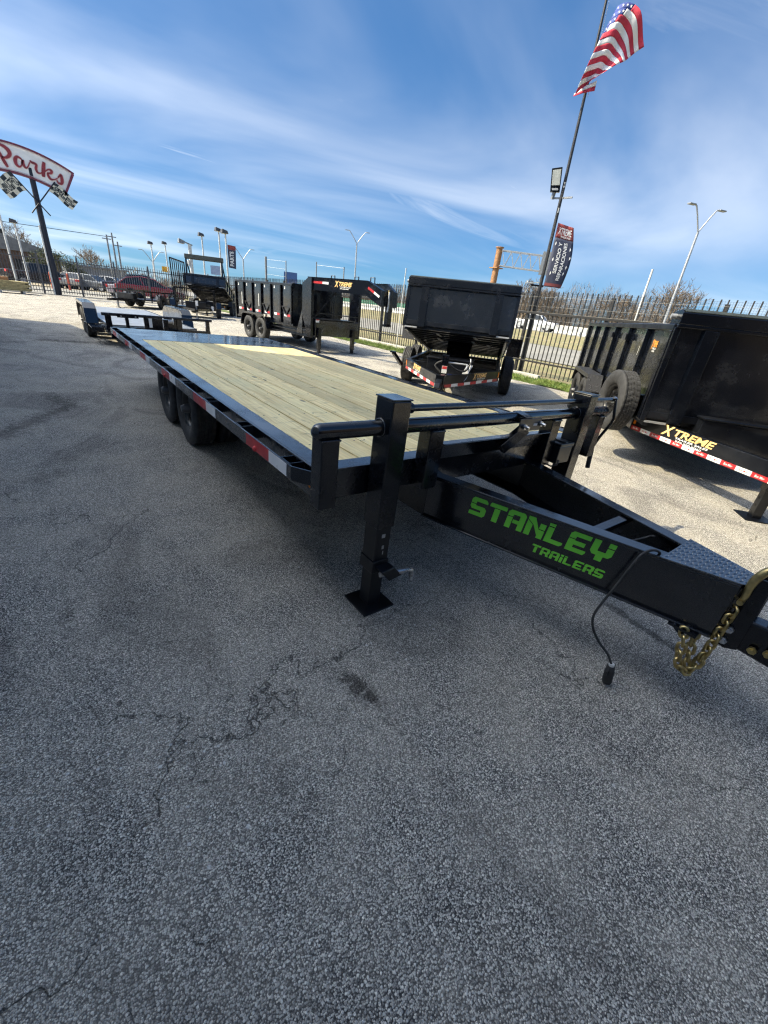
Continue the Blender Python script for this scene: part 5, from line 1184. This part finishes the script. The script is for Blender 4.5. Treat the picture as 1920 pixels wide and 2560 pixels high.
# lot lights beyond the back fence
LHEAD = plain('dark_lamp_housing', (.07, .07, .075), .5, .3)
def lamp_pole(x, y, h, label, heads=1, w=.06, mat=PALE, arm=0, az=0, rise=1.):
    t = thing('lot_light', label, 'lamp post', (x, y, 0), az, 'lot lights beyond the fences')
    b = MB(); b.tube([(0, 0, 0), (0, 0, h)], [w*1.3, w], 8); b.build('pole', mat, t)
    if arm:
        for s in (-1, 1):
            b = MB(); b.tube([(0, 0, h), (s*arm*.55, 0, h+arm*.75*rise), (s*arm*.85, 0, h+arm*1.1*rise), (s*arm, 0, h+arm*1.14*rise)], w*.6, 6); ar = b.build('arm', mat, t)
            b = MB(); b.box((s*arm, -.12, h+arm*1.10*rise), (s*(arm+.50), .12, h+arm*1.10*rise+.07)); b.build('lamp_head', GREY, ar, .02)
    else:
        b = MB(); b.hexa([(-.32, -.24, h-.06), (.18, -.24, h-.06), (.18, .24, h-.06), (-.32, .24, h-.06), (-.27, -.20, h+.22), (.12, -.20, h+.14), (.12, .20, h+.14), (-.27, .20, h+.22)]); hh = b.build('lamp_head', LHEAD, t, .02)
        b = MB(); b.box((-.28, -.20, h-.075), (.13, .20, h-.0605)); b.build('lens', LEDGEM, hh)
for x, y, h, lb in ((8.1, 52.5, 4.9, 'leftmost of the lot lights right of the script sign'), (10.4, 57.1, 5.4, 'second lot light from the left above the yellow sign'), (10.95, 44.6, 5.7, 'lot light fourth from the left with boxy head'), (11.5, 41.4, 6.0, 'tallest lot light behind the far trailers'), (10.35, 36.2, 5.4, 'lot light carrying the dark parts banner'), (-2.46, 46.4, 4.5, 'lot light left of the script sign pole'), (-3.1, 40.4, 5.2, 'pale light pole at the left edge behind the fence')):
    lamp_pole(x, y, h, lb)
t = thing('lot_light', 'thick white post with angled flood light third from the left', 'lamp post', (10.4, 46.9, 0), 0, 'lot lights beyond the fences'); b = MB(); b.cyl((0, 0, 0), (0, 0, 5.0), .16, 10); b.box((-.3, -.12, 3.2), (-.16, .12, 3.7)); b.build('post', PALE, t); b = MB(); b.bar((-.7, 0, 5.2), (.25, 0, 4.95), .12, .10); b.hexa([(-1.0, -.25, 5.0), (-.5, -.25, 4.95), (-.5, .25, 4.95), (-1.0, .25, 5.0), (-.95, -.22, 5.35), (-.45, -.22, 5.2), (-.45, .22, 5.2), (-.95, .22, 5.35)]); b.build('lamp_head', GREY, t)
pbn = thing('pole_banner', 'small dark vertical banner reading PARTS on a lot light', 'banner', (10.35, 36.2, 0))
RXf = Vector((.95, -.31, 0)); FWf = Vector((-.31, -.95, 0))
b = MB(); c0 = RXf*.42; b.hexa([RXf*.12+Vector((0, 0, 3.1)), RXf*.66+Vector((0, 0, 3.05)), RXf*.66+FWf*.01+Vector((0, 0, 3.05)), RXf*.12+FWf*.01+Vector((0, 0, 3.1)), RXf*.10+Vector((0, 0, 4.35)), RXf*.70+Vector((0, 0, 4.30)), RXf*.70+FWf*.01+Vector((0, 0, 4.30)), RXf*.10+FWf*.01+Vector((0, 0, 4.35))]); b.build('cloth', NAVY, pbn)
b = MB(); b.hexa([RXf*.10+Vector((0, 0, 4.352)), RXf*.70+Vector((0, 0, 4.302)), RXf*.70+FWf*.01+Vector((0, 0, 4.302)), RXf*.10+FWf*.01+Vector((0, 0, 4.352)), RXf*.10+Vector((0, 0, 4.65)), RXf*.70+Vector((0, 0, 4.60)), RXf*.70+FWf*.01+Vector((0, 0, 4.60)), RXf*.10+FWf*.01+Vector((0, 0, 4.65))]); b.build('head_band', RED2, pbn)
lettering('lettering', 'PARTS', RXf*.38+FWf*.01+Vector((0, 0, 3.72)), (0, 0, 1), -RXf, .30, 1.0, WHITE, pbn, .03)
# street lights and gantry by the highway
lamp_pole(30.6, 11.0, 7.5, 'twin-arm street light above the nearest dump trailer', w=.07, mat=GALV, arm=.95, az=R(-22), rise=1.15); 
lamp_pole(41.5, 65.5, 10.4, 'distant twin-arm street light over the gooseneck neck', w=.10, mat=GALV, arm=1.5, az=R(-30))
lamp_pole(28.5, 82.5, 6.6, 'distant twin-arm street light right of the parts banner', w=.10, mat=GALV, arm=1.5, az=R(-20))
lamp_pole(16.0, 95, 4.6, 'tiny twin-arm street light near the yellow sign', w=.10, mat=GALV, arm=1.6, az=R(-15))
sg = thing('sign_gantry', 'brown column carrying an overhead steel truss beside the highway', 'gantry', (55.2, 46.85, 0))
b = MB(); b.cyl((0, 0, .6), (0, 0, 11.3), .48, 16); b.build('column', RUST, sg); b = MB(); b.cyl((0, 0, 11.3), (0, 0, 11.42), .62, 16); b.build('column_cap', RUST, sg)
tv = Vector((4.5, -5.9, 0)).normalized(); tn = Vector((tv.y, -tv.x, 0))
Lt = 8.6; zt0, zt1 = 9.0, 11.0
for s in (-.5, .5):
    for z in (zt0, zt1):
        b = MB(); b.bar(tuple(tv*.4+tn*s+Vector((0, 0, z))), tuple(tv*Lt+tn*s+Vector((0, 0, z-.35))), .14, .14); b.build('truss_chord', GALV, sg)
    for k in range(6):
        a, c = .5+k*1.35, .5+(k+1)*1.35; b = MB()
        b.bar(tuple(tv*a+tn*s+Vector((0, 0, zt1-.04*a))), tuple(tv*((a+c)/2)+tn*s+Vector((0, 0, zt0-.04*a))), .09, .09); b.bar(tuple(tv*((a+c)/2)+tn*s+Vector((0, 0, zt0-.04*a))), tuple(tv*c+tn*s+Vector((0, 0, zt1-.04*c))), .09, .09); b.build('truss_web', GALV, sg)
b = MB(); b.box((-.75, -.75, 8.6), (.75, .75, 8.72)); b.build('column_collar', RUST, sg)
b = MB(); p = tv*7.4+tn*.75; b.hexa([p+Vector((0, 0, 8.2))-tv*1.0, p+Vector((0, 0, 8.2))+tv*1.4, p+tn*.1+Vector((0, 0, 8.2))+tv*1.4, p+tn*.1+Vector((0, 0, 8.2))-tv*1.0, p+Vector((0, 0, 11.2))-tv*1.0, p+Vector((0, 0, 11.2))+tv*1.4, p+tn*.1+Vector((0, 0, 11.2))+tv*1.4, p+tn*.1+Vector((0, 0, 11.2))-tv*1.0]); b.build('sign_panel', GREY, sg)
b = MB(); q = Vector((3.2, -3.6, 7.1)); b.bar(tuple(q), tuple(q+tv*2.6+Vector((0, 0, .25))), .5, .10); b.bar(tuple(q+tv*.3), tuple(q+tv*.3+Vector((0, 0, .35))), .2, .2); b.tube([tuple(q+tv*1.2), tuple(q+tv*.5+Vector((0, 0, -.8))), tuple(q+tv*.2+Vector((0, 0, -1.6)))], .05, 5); b.build('camera_arm', PALE, sg)
# highway barrier and green screen
bar_ = thing('highway_barrier', 'long white concrete barrier along the highway', 'barrier', (54, 0, .78))
BARW = plain('sunlit_barrier_concrete', (.48, .47, .43), .8, var=.06, scale=.5)
for k in range(24):
    b = MB(); y = -20+k*9; b.prism([(-.3, 0), (.3, 0), (.12, .35), (.09, 1.0), (-.09, 1.0), (-.12, .35)], lambda u, v, d: (u, d, v), y, y+8.97); b.build('barrier_section', BARW, bar_)
gs = thing('green_screen', 'green screen fence above the barrier beyond the gooseneck', 'screen', (56, 0, .6)); GSM = plain('green_screen_mesh', (.03, .12, .075), .7, var=.2)
for k in range(10):
    b = MB(); b.box((0, 52+k*10, 0), (.1, 61.9+k*10, 1.95)); b.build('screen_panel', GSM, gs)
gr = thing('guard_rail', 'grey guard rail along the near side of the highway', 'guard rail', (45.8, 0, .8)); b = MB(); b.box((0, -40, .45), (.08, 150, .75)); b.build('rail', GALV, gr)
for k in range(30):
    b = MB(); b.box((.1, -20+k*5, -.2), (.25, -19.85+k*5, .7)); b.build('rail_post', GREY, gr)
for x, y, z, wd, hh, mat, lb in ((10.2, 57.3, 2.6, .75, .55, plain('yellow_sign_paint', (.75, .42, .03), .5), 'small yellow sign above the back fence'), (28, 62, 3.0, 1.9, 1.7, plain('blue_sign_paint', (.05, .11, .27), .5), 'blue sign board rising behind the gooseneck bed'), (18.5, 66, 3.2, 1.3, 1.1, plain('pale_blue_sign', (.28, .36, .52), .5), 'pale blue sign under the parts banner'), (48, 41.3, 2.7, .9, .9, plain('amber_sign_paint', (.62, .36, .06), .5), 'small amber diamond sign by the tipped dump trailer')):
    t = thing('road_sign', lb, 'sign', (x, y, 0)); b = MB(); b.cyl((0, .05, 0), (0, .05, z), .05, 6); b.build('post', GREY, t)
    b = MB(); c_ = math.atan2(x+2.1, y+1.6); rx_ = Vector((math.cos(c_), -math.sin(c_), 0)); fn = Vector((math.sin(c_), math.cos(c_), 0)); q = [rx_*-wd/2+Vector((0, 0, z)), rx_*wd/2+Vector((0, 0, z)), rx_*wd/2+Vector((0, 0, z+hh)), rx_*-wd/2+Vector((0, 0, z+hh))]
    b.hexa([q[0], q[1], q[1]+fn*.04, q[0]+fn*.04, q[3], q[2], q[2]+fn*.04, q[3]+fn*.04]); b.build('sign_panel', mat, t)
    if 'yellow' in lb:
        for zz in (.36, .16): 
            b = MB(); m = Vector((0, 0, z+zz))-fn*.004; b.hexa([m-rx_*.28, m+rx_*.28, m+rx_*.28+fn*.003, m-rx_*.28+fn*.003, m-rx_*.28+Vector((0, 0, .07)), m+rx_*.28+Vector((0, 0, .07)), m+rx_*.28+Vector((0, 0, .07))+fn*.003, m-rx_*.28+Vector((0, 0, .07))+fn*.003]); b.build('text_bar', RUST, t)

# far left: gabled building, utility poles, lumber, bollards
gbd = thing('gabled_building', 'brown brick building with grey gabled roof at the far left', 'building', (-9.5, 66, 0))
BRK = plain('brown_brick', (.12, .075, .055), .8, var=.25, scale=4); ROOF = plain('grey_shingle_roof', (.20, .20, .20), .85, var=.15, scale=3)
b = MB(); b.box((-8, 0, 0), (10.2, 9, 3.0)); b.build('wall', BRK, gbd)
b = MB(); b.prism([(-8.5, 3.0), (10.6, 3.0), (4.0, 4.9), (-8.5, 5.0)], lambda u, v, d: (u, d, v), -.4, 9.4); rf = b.build('roof', ROOF, gbd); b = MB(); b.cyl((5.6, 1, 4.2), (5.6, 1, 4.75), .22, 8); b.cyl((5.6, 1, 4.75), (5.6, 1, 4.95), .32, 8); b.build('roof_vent', BLK, rf)
for k in range(4):
    b = MB(); b.box((-6+k*4, -.06, 1.0), (-4.4+k*4, -.01, 2.2)); b.build('window', GLASS, gbd)
wh = thing('warehouse', 'low grey corrugated warehouse behind the parked cars', 'building', (1.5, 74, 0)); b = MB(); b.box((0, 0, 0), (7, 8, 2.3)); b.build('wall', plain('corrugated_grey', (.30, .31, .32), .6, .2), wh); b = MB(); b.box((-.3, -.3, 2.3), (7.3, 8.3, 2.5)); b.build('roof', GREY, wh)
for x, y, h, lb in ((6.3, 70, 6.2, 'left of three thin utility poles behind the warehouse'), (6.9, 70, 6.5, 'tallest of three thin utility poles behind the warehouse'), (7.4, 70, 5.6, 'right of three thin utility poles behind the warehouse')):
    t = thing('utility_pole', lb, 'utility pole', (x, y, 0)); b = MB(); b.tube([(0, 0, 0), (.05, 0, h)], [.12, .09], 8); b.build('pole', GREY, t); b = MB(); b.box((-.5, -.04, h-.5), (.5, .04, h-.4)); b.build('cross_arm', GREY, t)
t = thing('overhead_wire', 'thin power line crossing the sky to the utility poles', 'wire'); b = MB(); b.tube([(-30, 70, 6.2), (-12, 70, 5.7), (6.3, 70, 6.0)], .03, 5); b.build('wire', DARK, t)
lmb = thing('lumber_stack', 'stack of weathered boards on blocks at the left edge by the fence', 'lumber', (-4.9, 34.3, 0), R(8))
LUM = plain('weathered_lumber', (.36, .30, .15), .75, var=.3, scale=6)
for r in range(7):
    for c in range(4):
        b = MB(); x1 = 2.45+.16*math.sin(r*2.1+c); b.box((-2.0, c*.30, .16+r*.075), (x1, c*.30+.285, .16+r*.075+.062)); b.build('board', LUM, lmb)
for x in (-1.2, 1.0, 2.1):
    b = MB(); b.box((x, -.05, 0), (x+.12, 1.25, .158)); b.build('block', CONC, lmb)
b = MB(); b.box((.2, .2, .69), (1.6, .8, .86)); b.build('offcut', RUST, lmb)
for x, lb in ((-.9, 'left orange bollard behind the back fence'), (.35, 'right orange bollard behind the back fence')):
    t = thing('bollard', lb, 'bollard', (x, 50, 0)); b = MB(); b.cyl((0, 0, 0), (0, 0, 1.25), .10, 10); b.sphere((0, 0, 1.25), .10, 10, 6); b.build('post', plain('orange_bollard_paint', (.50, .10, .05), .5), t)

# ================================================================== TREES
def bare_tree(label, loc, h, spread, seed, lv=7, twig=.012, group='bare winter trees', trunk=.022):
    rng = random.Random(seed); t = thing('bare_tree', label, 'tree', loc, 0, group); tk = MB(); cr = MB()
    def grow(p, d, L, r, k):
        q = p+d*L; m = (p+q)/2+Vector((rng.uniform(-1, 1), rng.uniform(-1, 1), 0))*L*.07
        (tk if k < 2 else cr).tube([p, m, q], [r, r*.85, max(twig*.5, r*.62)] if k < lv else [r, r*.7, r*.3], 5 if k < 3 else 3, caps=False)
        if k >= lv: return
        for i in range(3 if k in (0, 1, 2) else 2):
            ax = Vector((rng.uniform(-1, 1), rng.uniform(-1, 1), rng.uniform(-.15, .45))); nd = (d*.9+ax*spread).normalized(); nd.z = max(nd.z, .02)
            grow(p+d*L*(rng.uniform(.55, 1.) if i else 1.), nd.normalized(), L*rng.uniform(.70, .90), max(twig, r*.60), k+1)
    grow(Vector((0, 0, 0)), Vector((0, 0, 1)), h*.20, h*trunk, 0)
    tk.build('trunk', BARK, t, fix=False); cr.build('crown', BARK, t, fix=False); return t
bare_tree('bare tree right of the gabled roof behind the back fence', (-2.6, 70, 0), 7.0, .75, 1, 8, .016)
bare_tree('small bare tree behind the warehouse', (6.0, 84, 0), 6.5, .7, 2, 8, .018)
bare_tree('bare tree behind the gantry column and tipped dump trailer', (66, 48, .5), 11, .7, 3, 8, .03)
bare_tree('spreading bare tree between the two white poles above the fence', (70, 34, .5), 9.0, .85, 4, 8, .025)
bare_tree('rounded bare tree behind the right-hand white pole', (72, 25.5, .5), 11.5, .75, 5, 8, .026)
bare_tree('bare tree at the far right above the mesh fence', (70, 9, .5), 9.0, .8, 6, 8, .025)
bare_tree('bare tree just right of the flag pole above the fence', (68, 43, .5), 9.5, .7, 8, 8, .026)
# far winter woods: one mass of twigs
wd_ = MB(); rw = random.Random(11)
def clump(cx, cy, z0, rx, rz, n, tw):
    for i in range(n):
        a = rw.random()*6.28; q = rw.random()**.5; zz = rw.random()
        x = cx+math.cos(a)*rx*q; y = cy+math.sin(a)*rx*q; z = z0+rz*zz*(1-.55*q*q); L = .5+rw.random()*.9; th = rw.uniform(0, 6.28); tl = rw.uniform(.3, 1.35)
        d = Vector((math.cos(th)*math.cos(tl), math.sin(th)*math.cos(tl), math.sin(tl)))*L; s_ = Vector((-math.sin(th), math.cos(th), 0))*tw; p = Vector((x, y, z))
        wd_.add([p-s_, p+s_, p+d], [(0, 1, 2)])
y = -12.
while y < 150:
    x = 74+rw.uniform(-3, 6); hh = rw.uniform(4.8, 7.6)*(1.12 if 28 < y < 62 else .85); clump(x, y, .6, rw.uniform(3, 4.6), hh, 3200, .026); y += rw.uniform(2.0, 3.6)
o = stuff(wd_.build('far_woods', BARK, fix=False)); o['label'] = 'brown leafless woods beyond the highway'; o['category'] = 'woods'
# low dark hedge line far behind the lots
wd_ = MB(); x = -60.
while x < 60:
    clump(x, 118+rw.uniform(-4, 4), 0, rw.uniform(2.5, 4), rw.uniform(2.2, 4.2), 420, .07); x += rw.uniform(2.5, 4.5)
o = stuff(wd_.build('far_hedgerow', BARK, fix=False)); o['label'] = 'far low line of leafless brush behind the lots'; o['category'] = 'hedge'
ev = thing('evergreen_tree', 'dark green bushy tree behind the script sign pole', 'tree', (.2, 62, 0))
b = MB(); b.tube([(0, 0, 0), (.1, 0, 2.2)], [.22, .12], 8); b.build('trunk', BARK, ev)
b = MB(); re_ = random.Random(5)
for cx, cz, rr in ((-1.6, 2.2, 1.0), (-.6, 2.6, 1.15), (.5, 2.3, 1.1), (1.5, 1.7, .9), (-2.3, 1.6, .8), (2.2, 1.2, .6)):
    for i in range(1100):
        v = Vector((re_.gauss(0, 1), re_.gauss(0, 1), re_.gauss(0, 1))).normalized()*rr*(re_.random()**.4); p = Vector((cx, 0, cz))+v; a = Vector((re_.uniform(-1, 1), re_.uniform(-1, 1), re_.uniform(-1, 1)))*.11; c = Vector((re_.uniform(-1, 1), re_.uniform(-1, 1), re_.uniform(-1, 1)))*.11
        b.add([p, p+a, p+c], [(0, 1, 2)])
b.build('crown', EVER, ev, fix=False)
